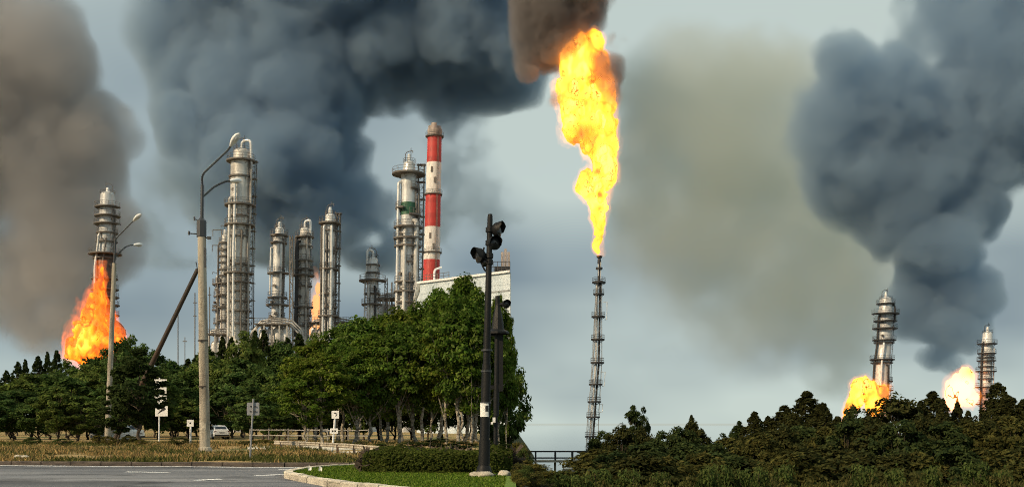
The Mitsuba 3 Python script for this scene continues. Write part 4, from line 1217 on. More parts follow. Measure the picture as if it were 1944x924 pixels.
# ------------------------------------------------------------------ trees: a few models of each kind, planted as copies
def leaves(centers, normals, size, cols, r, narrow=0.55, clump_tone=None):
    n = len(centers)
    nr = normals + r.normal(0, 0.45, (n, 3))
    nr /= np.linalg.norm(nr, axis=1, keepdims=True) + 1e-9
    a = np.cross(nr, r.normal(0, 1, (n, 3))); a /= np.linalg.norm(a, axis=1, keepdims=True) + 1e-9
    b = np.cross(nr, a)
    s = size * r.uniform(0.6, 1.4, n)[:, None]
    v = np.stack([centers - a * s, centers + b * s * narrow - nr * s * 0.12, centers + a * s, centers - b * s * narrow - nr * s * 0.12], 1).reshape(-1, 3)
    i = np.arange(n) * 4
    f = np.vstack([np.stack([i, i + 1, i + 2], 1), np.stack([i, i + 2, i + 3], 1)])
    c = np.asarray(cols)[r.integers(0, len(cols), n)] * r.uniform(0.75, 1.3, (n, 1))
    if clump_tone is not None:
        c = c * clump_tone[:, None]
    return v, f, np.repeat(np.clip(c, 0, 1), 4, 0)


def curve(a, b, r, wob, n=6):
    p = np.linspace(a, b, n)
    p[1:-1] += r.normal(0, wob, (n - 2, 3)) * [1, 1, 0.3]
    return p


models = {}


def model(name, trunk, crown, col, bark):
    gid = 'model_' + name
    scene[gid] = {'type': 'shapegroup', 'trunk': mikit.ply(trunk, bark, smooth=50), 'crown': mikit.ply(crown, 'leaf', color=col)}
    models.setdefault(name.rsplit('_', 1)[0], []).append(gid)


def broad(name, seed, H=9.0, W=6.0, base=0.22, n_cl=85, per=95, size=0.17, cols=None, bark='bark_pale', top=0.9, trunk_r=0.13, forks=2, flat=0.55, crown_pow=0.75, point=0, low=0.0):
    r = np.random.default_rng(seed)
    # crown: an uneven ellipsoid, full below, narrower on top
    cl = []
    while len(cl) < n_cl:
        u = r.normal(0, 1, 3); u /= np.linalg.norm(u)
        if point:                                                        # a crown that runs to a point
            zz, a_ = r.random(), r.uniform(0, 2 * np.pi)
            pr = (0.03 + 0.97 * (1 - zz) ** point) * r.uniform(0.3, 1.0) ** 0.5 * r.uniform(0.75, 1.15)
            zz = low + (1 - low) * zz
            cl.append([W / 2 * pr * math.cos(a_), W / 2 * pr * math.sin(a_), H * base + H * (1 - base) * (0.03 + 0.95 * zz)])
            continue
        rad = r.uniform(0.35, 1.0) ** 0.5
        q = u * rad
        zz = (q[2] + 1) / 2
        prof = (1 - max(0, zz - 0.35) ** 2 * 1.35) * min(1, 0.55 + zz * 1.8)
        lump = 0.78 + 0.55 * float(nfbm(np.array([[u[0] * 1.3 + seed, u[1] * 1.3, u[2] * 1.3]]), 3, seed)[0])
        cl.append([q[0] * W / 2 * prof * lump, q[1] * W / 2 * prof * lump, H * base + (H * (1 - base)) * (0.06 + 0.90 * zz ** crown_pow)])
    cl = np.array(cl)
    mb = MB()
    lean = r.normal(0, 0.25, 2)
    fork = np.array([lean[0], lean[1], H * (base + 0.10)])
    tr = curve(np.array([0, 0, -0.3]), fork, r, 0.07 * H / 9, 7)
    mb.tube(tr, np.linspace(trunk_r * 1.25, trunk_r * 0.75, 7), 8)
    mb.tube(curve(fork, np.array([lean[0] * 0.5, lean[1] * 0.5, H * 0.86]), r, 0.15, 6), np.linspace(trunk_r * 0.75, 0.02, 6), 6)
    for c in cl[r.permutation(n_cl)[:26]]:
        st = np.array([lean[0] * 0.9, lean[1] * 0.9, min(c[2] - 0.4, H * r.uniform(base * 0.9, 0.6))])
        mid = (st + c) / 2 + [0, 0, -0.15]
        mb.tube(np.array([st, mid, c]), [trunk_r * 0.4, trunk_r * 0.25, 0.02], 5)
    V, Fc, C, n0 = [], [], [], 0
    tones = r.uniform(0.68, 1.32, n_cl)
    mid = np.array([0, 0, H * 0.5])
    for c, tn in zip(cl, tones):
        k = int(per * r.uniform(0.6, 1.4))
        rc = W * r.uniform(0.075, 0.15) * (max(0.2, 0.85 - 0.9 * (c[2] / H - 0.3)) if point else 1)
        o = r.normal(0, 1, (k, 3)); o /= np.linalg.norm(o, axis=1, keepdims=True); o *= (r.random(k) ** 0.4)[:, None]
        p = c + o * [rc, rc, rc * flat]
        nrm = (p - mid) / np.linalg.norm(p - mid, axis=1, keepdims=True) * 0.45 + o * 0.4 + [0, 0, 0.65]
        v, f, col = leaves(p, nrm, size, cols, r, 0.55, np.full(k, tn))
        V.append(v); Fc.append(f + n0); C.append(col); n0 += len(v)
    model(name, mb.mesh(), (np.vstack(V), np.vstack(Fc)), np.vstack(C), bark)


ROW = [(0.078, 0.137, 0.018), (0.111, 0.169, 0.026), (0.058, 0.107, 0.016), (0.130, 0.176, 0.039)]
WOOD = [(0.061, 0.102, 0.023), (0.084, 0.128, 0.029), (0.046, 0.078, 0.020), (0.099, 0.133, 0.038)]
DARK = [(0.034, 0.053, 0.018), (0.048, 0.067, 0.022), (0.028, 0.042, 0.015)]
OLIVE = [(0.045, 0.051, 0.018), (0.063, 0.066, 0.022), (0.033, 0.041, 0.017), (0.054, 0.054, 0.019)]
SCRUB = [(0.075, 0.081, 0.027), (0.102, 0.099, 0.033), (0.057, 0.066, 0.022), (0.083, 0.075, 0.027)]
tint = lambda cols, *k: [tuple(c * q for c, q in zip(col, k)) for col in cols]
for i in range(4):
    broad(f'row_{i}', 100 + i, 9.0, 6.0, 0.14 + 0.03 * (i % 2), 100, 95, 0.155, tint(ROW, *((1, 1, 1), (1.25, 1.08, 1.0), (0.8, 0.85, 0.95), (1.05, 1.12, 1.3))[i]), trunk_r=0.11 + 0.02 * i)
for i in range(4):
    broad(f'wood_{i}', 200 + i, 8.0, 6.0, 0.03, 85, 75, 0.19, tint(WOOD, *((1.12, 1.12, 1.15), (0.9, 0.95, 1.1), (1.35, 1.2, 1.2), (1.05, 1.12, 1.35))[i]), 'bark_dark', crown_pow=0.8)
for i in range(3):
    broad(f'pine_{i}', 300 + i, 12.0, 6.0, 0.05, 240, 42, 0.17, DARK, 'bark_dark', crown_pow=1.0, point=0.85 + 0.15 * i, flat=0.8, low=0.3)
for i in range(2):
    broad(f'dark_{i}', 350 + i, 8.0, 4.2, 0.12, 80, 85, 0.16, DARK, 'bark_dark', crown_pow=0.95)
for i in range(3):
    broad(f'spire_{i}', 400 + i, 10.0, 6.0, 0.02, 270, 46, 0.15, OLIVE, 'bark_dark', crown_pow=1.0, point=0.68 + 0.14 * i, low=0.35, flat=0.95)
for i in range(3):
    broad(f'olive_{i}', 450 + i, 8.0, 6.4, 0.02, 85, 75, 0.20, tint(OLIVE, *((1, 1, 1), (1.4, 1.3, 1.15), (0.85, 1.1, 1.1))[i]), 'bark_dark')
for i in range(3):
    broad(f'scrub_{i}', 500 + i, 3.0, 3.6, 0.0, 60, 75, 0.085, tint(SCRUB, *((1, 1, 1), (1.5, 1.35, 1.1), (0.85, 1.15, 1.0))[i]), 'bark_dark', trunk_r=0.05)
MH = {'row': 9.0, 'wood': 8.0, 'pine': 12.0, 'dark': 8.0, 'spire': 10.0, 'olive': 8.0, 'scrub': 3.0}
MW = {'row': 6.0, 'wood': 6.0, 'pine': 6.0, 'dark': 4.2, 'spire': 6.0, 'olive': 6.4, 'scrub': 3.6}
RT = np.random.default_rng(77)


def plant(kind, px, Y, top_py, wpx, name, label, cat, group=None, zbase=None, k=None):
    x = (px - 972) / F * Y
    z0 = float(hgt(x, Y)) if zbase is None else zbase
    Hh = (EYE + (HOR - top_py) / F * Y - z0) * 1.04
    s, sw = Hh / (MH[kind] * 1.0), wpx * Y / F / MW[kind]
    key = top_key(name)
    gid = models[kind][int(RT.integers(len(models[kind]))) if k is None else k % len(models[kind])]
    scene[key] = {'type': 'instance', 'shapegroup': {'type': 'ref', 'id': gid},
                  'to_world': T().translate([x, Y, z0]).rotate([0, 0, 1], float(RT.uniform(0, 360))).scale([sw, sw, s])}
    labels[key] = {'label': label, 'category': cat}
    if group:
        labels[key]['group'] = group
    return key


# the wood on the left: skyline row, middle row, front bushes
sky_l = [(-20, 715), (0, 700), (20, 708), (50, 684), (75, 676), (100, 668), (130, 690), (160, 668), (200, 660), (245, 640), (300, 668), (335, 688), (360, 680), (400, 655), (440, 645), (480, 628), (500, 634), (550, 640), (600, 640), (640, 618), (700, 602), (760, 588), (830, 560)]
sx_, sy_ = zip(*sky_l)
for px, tp in ((-14, 700), (12, 706), (34, 690), (48, 686), (72, 680), (90, 672), (108, 668)):
    plant('pine', px, 165 + RT.uniform(-8, 8), tp, RT.uniform(52, 70), 'pine_tree', 'dark pointed conifer on the skyline at the far left of the wood', 'tree', 'conifers on the far left skyline')
for px in np.arange(122, 330, 25):
    px = px + RT.uniform(-6, 6)
    plant('wood', px, 140 + RT.uniform(-8, 12), np.interp(px, sx_, sy_) + RT.uniform(-6, 8) + (14 if 130 < px < 200 else 0), RT.uniform(70, 100), 'broadleaf_tree', 'dark leafy tree on the skyline of the wood below the burning column', 'tree', 'skyline trees below the burning column')
for i, px in enumerate(np.arange(330, 600, 22)):
    px = px + RT.uniform(-6, 6)
    kd = 'pine' if i % 3 else 'wood'
    plant(kd, px, 150 + RT.uniform(-8, 12), np.interp(px, sx_, sy_) + RT.uniform(-6, 8), RT.uniform(70, 90) if kd == 'pine' else RT.uniform(70, 90), 'pine_tree' if kd == 'pine' else 'broadleaf_tree',
          'dark conifer on the skyline at the feet of the middle columns' if kd == 'pine' else 'leafy tree on the skyline among the conifers at the feet of the middle columns', 'tree',
          'skyline conifers below the middle columns' if kd == 'pine' else 'skyline leafy trees below the middle columns')
for px in np.arange(-10, 620, 34):
    px = px + RT.uniform(-8, 8)
    plant('wood', px, (128 if 300 < px < 465 else 108) + RT.uniform(-6, 8), max(np.interp(px, sx_, sy_) + 22, 676) + RT.uniform(-6, 18), RT.uniform(90, 125), 'broadleaf_tree',
          'mid green leafy tree in the middle of the wood behind the roadside bushes', 'tree', 'trees in the middle of the wood')
for px, tp, w in ((-10, 742, 90), (30, 735, 95), (75, 748, 90), (112, 735, 80), (150, 752, 90), (188, 762, 80), (335, 748, 80), (365, 765, 70), (430, 740, 95), (480, 735, 95), (520, 760, 70)):
    plant('wood', px + RT.uniform(-5, 5), (124 if 310 < px < 470 else 88) + RT.uniform(-5, 4), tp, w * 1.1, 'roadside_bush', 'rounded green bush at the front edge of the wood behind the dry grass', 'bush', 'bushes along the front of the wood')
plant('dark', 262, 66, 668, 112, 'dark_tree', 'dark narrow tree standing in front of the white sign column', 'tree', k=0)
plant('dark', 226, 72, 735, 80, 'dark_tree', 'low dark tree directly left of the tree in front of the white sign column', 'tree', k=1)
for px, tp, w in ((205, 829, 26), (228, 834, 26), (246, 828, 30), (268, 836, 26), (186, 828, 30), (340, 830, 40), (330, 838, 30), (470, 838, 40), (500, 836, 46), (530, 838, 44), (555, 841, 30), (120, 834, 40), (60, 832, 40)):
    plant('scrub', px, 66 + RT.uniform(-4, 4), tp - 2, w, 'low_shrub', 'knee high green shrub at the back edge of the dry grass', 'shrub', 'knee high shrubs at the back of the dry grass')

for px, py, hh in ((62, 858, 9), (98, 866, 8), (126, 850, 9), (172, 862, 6), (292, 857, 7), (420, 866, 7), (512, 868, 6)):
    Yg = EYE / ((py - HOR) / F)
    plant('scrub', px, Yg, py - hh, hh * 2.4, 'weed_clump', 'dark weed clump in the middle of the dry grass', 'weed', 'dark weed clumps in the dry grass')

# the row of trees with pale trunks on the right, and the trees behind it
row = [(577, 706), (612, 668), (649, 650), (674, 672), (705, 634), (734, 645), (760, 612), (788, 640), (818, 596), (848, 610), (872, 560), (884, 612), (897, 592), (904, 604)]
for i, (px, tp) in enumerate(row):
    plant('row', px, 69 + RT.uniform(-2, 5), tp, RT.uniform(112, 145), 'row_tree', 'leafy tree with a slim pale trunk in the front row right of the road signs', 'tree', 'front row of trees with pale trunks', k=i)
for i, (px, tp, w) in enumerate(((944, 562, 66), (962, 590, 44), (948, 640, 70))):
    plant('row', px, 92, tp, w, 'narrow_leafy_tree', 'narrow leafy tree, {} of the three between traffic signal and pale hall'.format(('tallest', 'rightmost', 'lowest')[i]), 'tree', k=i)
for i, (px, tp) in enumerate(((598, 650), (640, 622), (680, 606), (722, 598), (762, 588), (800, 572), (835, 552), (878, 524), (893, 548), (900, 566))):
    plant('row', px, 88 + RT.uniform(-3, 6), tp, RT.uniform(115, 140), 'row_tree', 'taller leafy tree in the second row behind the pale trunks', 'tree', 'second row of trees', k=i + 1)
for i, px in enumerate(np.arange(480, 985, 30)):
    plant('wood', px, 104 + RT.uniform(-4, 6), 735 - (px - 480) * 0.12, 95, 'understory_bush', 'dark dense bush closing the shade behind the rows of trees', 'bush', 'understory bushes behind the rows of trees')
for i, (px, tp, w) in enumerate(((782, 838, 60), (838, 832, 70), (880, 838, 60), (940, 836, 60), (720, 842, 50))):
    plant('dark', px, 52 + RT.uniform(-2, 3), tp, w, 'dark_shrub', 'low dark shrub in the shade between the hedge and the pale trunks', 'shrub', 'dark shrubs behind the hedge', zbase=0.0)

# clipped hedge on the lawn
def hedge():
    r = np.random.default_rng(55)
    t = thing('hedge', 'low clipped hedge at the back of the lawn around the traffic signal', 'hedge')
    spine = np.array([G(722, 893)[0], 26.9]), np.array([0.0, 26.5])
    n = 30000
    u = r.random(n)
    L = np.linalg.norm(spine[1] - spine[0])
    ph = r.uniform(-0.15 * np.pi, 1.15 * np.pi, n)
    lump = 0.72 + 0.56 * nfbm(np.column_stack([u * L * 1.5, np.cos(ph) * 0.9, np.sin(ph) * 0.9]), 3, 5)
    rad = lump * r.uniform(0.66, 1.12, n) ** 0.6
    endr = np.clip(np.minimum(u, 1.02 - u) * L / 0.6, 0.25, 1) ** 0.5
    w, h = 1.05 * endr, 0.53 * (0.9 + 0.1 * endr)
    c, s = np.cos(ph), np.sin(ph)
    sq = 1 / np.maximum(np.abs(c), np.abs(s)) ** 0.55
    x = spine[0][0] + (spine[1][0] - spine[0][0]) * u
    y = spine[0][1] + (spine[1][1] - spine[0][1]) * u + c * sq * rad * w
    z = 0.14 + np.maximum(s * sq * rad, -0.05) * h
    p = np.column_stack([x, y, z])
    nr = np.column_stack([0 * x, c, s]) + [0, 0, 0.4]
    tone = 0.65 + 0.7 * nfbm(np.column_stack([x * 1.7, c, s]), 2, 8)
    v, f, col = leaves(p, nr, 0.045, [(0.055, 0.075, 0.016), (0.075, 0.09, 0.022), (0.04, 0.055, 0.013)], r, 0.5, tone)
    part(t, 'foliage', (v, f), 'leaf', color=col)
    mb = MB()
    for k in range(34):
        q = r.random()
        a = spine[0] + (spine[1] - spine[0]) * q
        for j in range(4):
            b = a + r.normal(0, 0.35, 2)
            mb.tube([[*a, 0.1], [*(a + (b - a) * 0.4), 0.3], [*b, 0.5]], [0.025, 0.018, 0.006], 5)
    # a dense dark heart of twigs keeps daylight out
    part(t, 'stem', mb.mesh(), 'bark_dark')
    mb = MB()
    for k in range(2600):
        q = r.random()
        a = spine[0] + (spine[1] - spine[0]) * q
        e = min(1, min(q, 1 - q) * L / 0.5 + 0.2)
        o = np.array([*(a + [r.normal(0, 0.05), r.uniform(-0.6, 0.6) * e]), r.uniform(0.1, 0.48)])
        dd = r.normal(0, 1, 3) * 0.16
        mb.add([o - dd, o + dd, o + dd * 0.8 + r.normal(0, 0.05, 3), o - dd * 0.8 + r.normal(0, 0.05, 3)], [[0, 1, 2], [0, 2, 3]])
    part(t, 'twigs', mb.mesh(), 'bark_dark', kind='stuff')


hedge()
# ------------------------------------------------------------------ right-hand side: flare stack, burning columns, tree tops
t = thing('flare_stack', 'slim tall flare stack ringed by dark platforms, burning at its tip', 'flare stack')
YF = 300.0; m = YF / F
ax_ = lambda py: np.interp(py, [480, 538, 690, 793, 860], [1138, 1137, 1134, 1126, 1121])
FP = lambda py, dx=0.0, dy=0.0: P(ax_(py) + dx, py, YF) + [0, dy, 0]
pys = np.arange(535, 880, 12.0)
mb = MB(); mb.tube([FP(y, 2.6) for y in list(pys) + [930]], 0.30, 10); part(t, 'riser', mb.mesh(), 'dark_steel', smooth=40)
mb = MB(); mb.tube([FP(y, -2.8, -0.2) for y in list(pys) + [930]], 0.36, 10); part(t, 'riser', mb.mesh(), 'cladding_white', smooth=40, label='white riser pipe')
mb = MB(); mb.tube([FP(y) for y in (545, 520, 505, 498, 490)], [0.42, 0.42, 0.38, 0.55, 0.4], 12); mb.tube([FP(y) for y in (512, 508)], [0.95, 0.95], 12); mb.tube([FP(490), FP(486)], [0.75, 0.85], 12)
tip = part(t, 'burner_tip', mb.mesh(), 'dark_steel', smooth=30)
mb = MB(); mb.tube([FP(524, -1.5, -.4), FP(502, -2, -.4)], 0.12, 6); mb.tube([FP(530, 2.5, -.4), FP(498, 3, -.4)], 0.1, 6); part(tip, 'pilot_pipe', mb.mesh(), 'cladding_white')
# slender lattice legs carrying the risers
mb = MB()
for sx, sy in ((-1, -1), (1, -1), (1, 1), (-1, 1)):
    mb.tube([FP(y, sx * np.interp(y, [535, 860], [5, 12]), sy * 0.9) for y in (538, 690, 793, 930)], 0.055, 5)
for i, y in enumerate(np.arange(540, 880, 14.0)):
    w0, w1 = np.interp(y, [535, 860], [5, 12]), np.interp(y + 14, [535, 860], [5, 12])
    s = 1 if i % 2 else -1
    mb.tube([FP(y, -s * w0, -.9), FP(y + 14, s * w1, -.9)], 0.032, 4); mb.tube([FP(y, s * w0, .9), FP(y + 14, -s * w1, .9)], 0.032, 4)
part(t, 'lattice', mb.mesh(), 'pipe_steel')
for i, py in enumerate((538, 560, 603, 646, 690, 731, 764, 793, 830)):
    c = FP(py); r1 = (13.0 if i != 1 else 10.5) * m
    mb = MB(); ring_platform(mb, 0.5, r1, c[2], c[:2], 0, 2 * np.pi, 18, 0.42)
    k = part(t, 'platform', mb.mesh(), 'dark_steel')
    mb = MB(); railing(mb, r1 - 0.08, c[2] + 0.4, c[:2], 0, 2 * np.pi, 13, 1.1, 0.05); part(k, 'railing', mb.mesh(), 'dark_steel')
for py, h in ((585, 22), (715, 18), (772, 10)):
    mb = MB(); mb.tube([FP(py + h, 12, -.5), FP(py + h, 16, -.5), FP(py - h / 2, 16, -.5), FP(py - h / 2, 9, -.5)], 0.13, 6)
    part(t, 'side_pipe', mb.mesh(), 'cladding_white')
mb = MB(); ladder(mb, FP(860, -6, -.8), FP(540, -4, -.8), np.array([1.0, 0, 0])); part(t, 'ladder', mb.mesh(), 'platform_steel')

column('burning column at the right with dark ring platforms, flames at its foot', 330,
       [(1682, 570, 22), (1681.5, 590, 26), (1680, 625, 27), (1678, 660, 27), (1674, 690, 30), (1671, 770, 33)], 570,
       [(578, 4, *ALL), (597, 9, -200, 30), (611, 6, *ALL), (625, 7, *ALL), (647, 6, *ALL), (652, 4, *ALL), (684, 6, *ALL), (690, 4, *ALL), (725, 4, -60, 60), (742, 5, *ALL)],
       shell='cladding', lower=(688, 'cladding', 'streaked lower shell'), risers=((-110, 650, 780, 0.35, 'cladding_white'), (-70, 694, 780, 0.3, 'dark_steel'), (-155, 600, 780, 0.3, 'dark_steel'), (-30, 580, 612, 0.3, 'dark_steel')), seed=12, steel='dark_steel')
column('slim pale column beside the bright fireball at the far right', 335,
       [(1875, 634, 17), (1874, 655, 20), (1872, 700, 21), (1870, 800, 21)], 634,
       [(654, 6, *ALL), (672, 5, *ALL), (680, 3, *ALL), (686, 5, *ALL), (697, 3, *ALL), (706, 6, *ALL), (720, 3, *ALL), (736, 6, *ALL), (752, 4, *ALL), (768, 5, *ALL)],
       shell='cladding_white', risers=((-150, 650, 800, 0.25, 'dark_steel'), (-40, 660, 800, 0.2, 'cladding')), seed=14, steel='dark_steel')
# raised walkway with railing left of the flare
t = thing('raised_walkway', 'raised walkway with a dark railing above the scrub left of the flare stack', 'walkway')
YW = 100.0
a, b = P(1003, 873, YW), P(1120, 876, YW)
L = b[0] - a[0]; zt = a[2]
mb = MB(); mb.box(((a[0] + b[0]) / 2, YW + 0.9, zt - 0.12), (L, 1.8, 0.2)); part(t, 'deck', mb.mesh(), 'concrete_pale')
for h in (0.18, 0.80):
    mb = MB(); mb.box(((a[0] + b[0]) / 2, YW, zt + h), (L, 0.07, 0.10)); part(t, 'rail', mb.mesh(), 'dark_steel')
    mb = MB(); mb.box(((a[0] + b[0]) / 2, YW + 1.75, zt + h), (L, 0.07, 0.08)); part(t, 'rail', mb.mesh(), 'dark_steel')
for f_ in (0.02, 0.12, 0.44, 0.72, 0.98):
    x = a[0] + L * f_
    mb = MB(); mb.box((x, YW, zt + 0.40), (0.14, 0.09, 0.86)); part(t, 'post', mb.mesh(), 'dark_steel')
    mb = MB(); mb.box((x, YW + 1.75, zt + 0.40), (0.1, 0.08, 0.84)); part(t, 'post', mb.mesh(), 'dark_steel')
    mb = MB(); mb.box((x, YW + 0.9, zt - 3.2), (0.2, 0.2, 6.0)); part(t, 'leg', mb.mesh(), 'concrete')
t = thing('concrete_slab', 'pale concrete slab edge in the scrub below the raised walkway', 'slab')
a, b = P(1071, 889, 80), P(1126, 892, 80)
mb = MB(); mb.box(((a[0] + b[0]) / 2, 81, a[2] - 0.12), (b[0] - a[0], 2.0, 0.22)); part(t, 'top', mb.mesh(), 'concrete_pale')
mb = MB(); mb.box(((a[0] + b[0]) / 2, 81, a[2] - 2.0), (b[0] - a[0] - 0.3, 1.6, 3.4)); part(t, 'base', mb.mesh(), 'concrete_dark')

# tree tops: pointed crowns along the skyline, rounder ones before them
spires = [(1432, 792, 46), (1458, 800, 36), (1489, 780, 56), (1512, 796, 40), (1532, 754, 66), (1562, 776, 52), (1590, 800, 40), (1748, 772, 44), (1770, 754, 60), (1790, 768, 34), (1818, 774, 34), (1838, 790, 30), (1895, 738, 48), (1913, 760, 50), (1941, 770, 44), (1960, 752, 60)]
for px, tp, w in spires:
    plant('spire', px, 128 + RT.uniform(-8, 8), tp - 6, w * 2.3, 'pointed_tree', 'dark pointed tree on the skyline in front of the right-hand fires', 'tree', 'pointed trees on the right-hand skyline')
plant('olive', 1700, 112, 752, 150, 'round_tree', 'broad round dark tree on the skyline right under the burning column', 'tree', k=0)
plant('olive', 1652, 116, 790, 90, 'round_tree', 'lower round tree at the left of the broad tree under the burning column', 'tree', k=1)
plant('olive', 1622, 150, 768, 56, 'round_tree', 'small ragged tree edged by the yellow flames left of the burning column', 'tree', k=2)
for px, tp, w in ((1132, 838, 44), (1152, 822, 60), (1180, 812, 64), (1214, 816, 60), (1240, 832, 50), (1262, 822, 64), (1290, 814, 70), (1316, 802, 56), (1332, 822, 46)):
    plant('olive', px, 112 + RT.uniform(-5, 6), tp - 4, w * 1.25, 'leafy_tree', 'dull green leafy tree in the low group right of the flare stack', 'tree', 'leafy trees right of the flare stack')
plant('dark', 1200, 118, 768, 52, 'ragged_tree', 'ragged dark tree standing above its neighbours right of the flare stack', 'tree', k=1)
plant('dark', 1222, 121, 778, 34, 'ragged_tree', 'thin ragged tree leaning out just right of the taller ragged tree', 'tree', k=0)
plant('spire', 1313, 118, 792, 50, 'pointed_tree', 'thin pointed tree top rising above the low group right of the flare stack', 'tree', k=1)
plant('dark', 1372, 120, 826, 44, 'narrow_tree', 'narrow dark tree alone in the gap of the right-hand skyline', 'tree', k=0)
for px, tp, w in ((1392, 812, 34), (1405, 798, 44)):
    plant('dark', px, 124, tp, w, 'narrow_tree', 'thin crowned dark tree right of the gap in the right-hand skyline', 'tree', 'thin crowned trees beside the gap', k=1)
for px in np.arange(1130, 1975, 44):
    px = px + RT.uniform(-10, 10)
    plant('olive', px, 88 + RT.uniform(-6, 8), np.interp(px, [1130, 1200, 1350, 1420, 1500, 1650, 1944], [852, 840, 842, 826, 806, 796, 792]) + RT.uniform(-8, 14), RT.uniform(110, 150), 'middle_tree',
          'dark olive tree in the dense belt below the right-hand skyline', 'tree', 'dense belt of dark trees on the right')
for px in np.arange(1120, 1975, 52):
    px = px + RT.uniform(-12, 12)
    plant('olive', px, 66 + RT.uniform(-5, 5), np.interp(px, [1100, 1200, 1944], [878, 866, 842]) + RT.uniform(-8, 14), RT.uniform(150, 200), 'front_tree',
          'dark olive tree in the nearer belt along the lower right of the view', 'tree', 'nearer belt of dark trees on the right')
for px in np.arange(985, 1135, 22):
    plant('scrub', px + RT.uniform(-6, 6), 92 + RT.uniform(-4, 4), 889 + RT.uniform(-5, 6), RT.uniform(34, 44), 'slope_bush', 'brownish green bush on the slope under the raised walkway', 'bush', 'bushes under the raised walkway')
for px in np.arange(985, 1975, 30):
    px = px + RT.uniform(-8, 8)
    plant('scrub', px, 48 + RT.uniform(-4, 5), np.interp(px, [985, 1130, 1300, 1944], [893, 895, 892, 885]) + RT.uniform(-5, 12), RT.uniform(80, 120), 'front_bush', 'low olive bush along the bottom right edge of the view', 'bush', 'low bushes along the bottom right', k=(0, 2)[int(px) % 2])
rb = np.random.default_rng(19)
for px, tp, w, Y in ((986, 876, 34, 24.5), (1000, 884, 40, 23.6), (990, 893, 40, 22.6), (984, 838, 46, 60), (994, 852, 40, 50), (983, 896, 30, 22.2), (992, 905, 36, 21.5), (1016, 893, 44, 22.8), (980, 868, 26, 27)):
    plant('scrub', px, Y, tp, w, 'bank_bush', 'scrubby bush on the bank just right of the lawn', 'bush', 'scrubby bushes on the bank')
for i in range(64):
    x, Y = rb.uniform(0.15, 5.5), rb.uniform(21, 66)
    z0 = float(hgt(x, Y))
    px = 972 + x / Y * F
    hh = rb.uniform(0.7, 1.25) if x > 0.8 else rb.uniform(0.35, 0.6)
    plant('scrub', px, Y, HOR - (z0 + hh - EYE) / Y * F, rb.uniform(1.3, 1.9) / Y * F * (1 if x > 0.8 else 0.6), 'bank_bush', 'scrubby bush on the bank just right of the lawn', 'bush', 'scrubby bushes on the bank')


# ------------------------------------------------------------------ fire
def surface_nets(f, lo, step):
    """The zero surface of the grid f (inside > 0)."""
    ins = f > 0
    nx, ny, nz = np.array(f.shape) - 1
    corners = [(a, b, c) for a in (0, 1) for b in (0, 1) for c in (0, 1)]
    g = lambda arr, c: arr[c[0]:nx + c[0], c[1]:ny + c[1], c[2]:nz + c[2]]
    cnt = sum(g(ins, c).astype(np.int8) for c in corners)
    act = (cnt > 0) & (cnt < 8)
    idx = np.full(act.shape, -1); idx[act] = np.arange(act.sum())
    I = np.argwhere(act)
    acc, num = np.zeros((len(I), 3)), np.zeros(len(I))
    for a in corners:
        for k in range(3):
            if a[k] == 0:
                b = list(a); b[k] = 1
                fa, fb_ = g(f, a)[act], g(f, tuple(b))[act]
                cross = (fa > 0) != (fb_ > 0)
                t = np.where(cross, fa / np.where(cross, fa - fb_, 1), 0)
                p = np.tile(np.array(a, float), (len(I), 1)); p[:, k] = t
                acc += p * cross[:, None]; num += cross
    v = lo + (I + acc / num[:, None]) * step
    faces = []
    for k in range(3):
        u, w = [(1, 2), (2, 0), (0, 1)][k]
        sl = [slice(1, n) for n in (nx, ny, nz)]; sl[k] = slice(0, (nx, ny, nz)[k])
        s0 = ins[tuple(sl)]
        sl2 = list(sl); sl2[k] = slice(1, (nx, ny, nz)[k] + 1)
        s1 = ins[tuple(sl2)]
        E = np.argwhere(s0 != s1); E += [0 if q == k else 1 for q in range(3)]
        flip = s0[s0 != s1]
        eu, ew = np.eye(3, dtype=int)[u], np.eye(3, dtype=int)[w]
        q = np.stack([idx[tuple((E - eu - ew).T)], idx[tuple((E - ew).T)], idx[tuple(E.T)], idx[tuple((E - eu).T)]], 1)
        q = np.where(flip[:, None], q, q[:, ::-1])
        faces.append(q)
    q = np.vstack(faces)
    return v, np.vstack([q[:, [0, 1, 2]], q[:, [0, 2, 3]]])


def lattice_noise(shape, ext, freq, o, rng):
    out = np.zeros(shape, np.float32)
    for k in range(o):
        cells = [max(1.0, e / f * 2 ** k) for e, f in zip(ext, freq)]
        lat = rng.random([int(math.ceil(c)) + 3 for c in cells]).astype(np.float32)
        for axis, (n, c) in enumerate(zip(shape, cells)):
            u = (np.arange(n) + 0.5) / n * c + 1
            dd = np.abs(u[:, None] - np.arange(lat.shape[axis])[None])
            w = np.where(dd < 0.5, 0.75 - dd ** 2, np.maximum(0, 1.5 - dd) ** 2 / 2).astype(np.float32)
            lat = np.moveaxis(np.tensordot(w, lat, (1, axis)), 0, axis)
        out += 0.5 ** (k + 1) * lat
    return np.clip(0.5 + (out / (1 - 0.5 ** o) - 0.5) * 2.2, 0, 1)


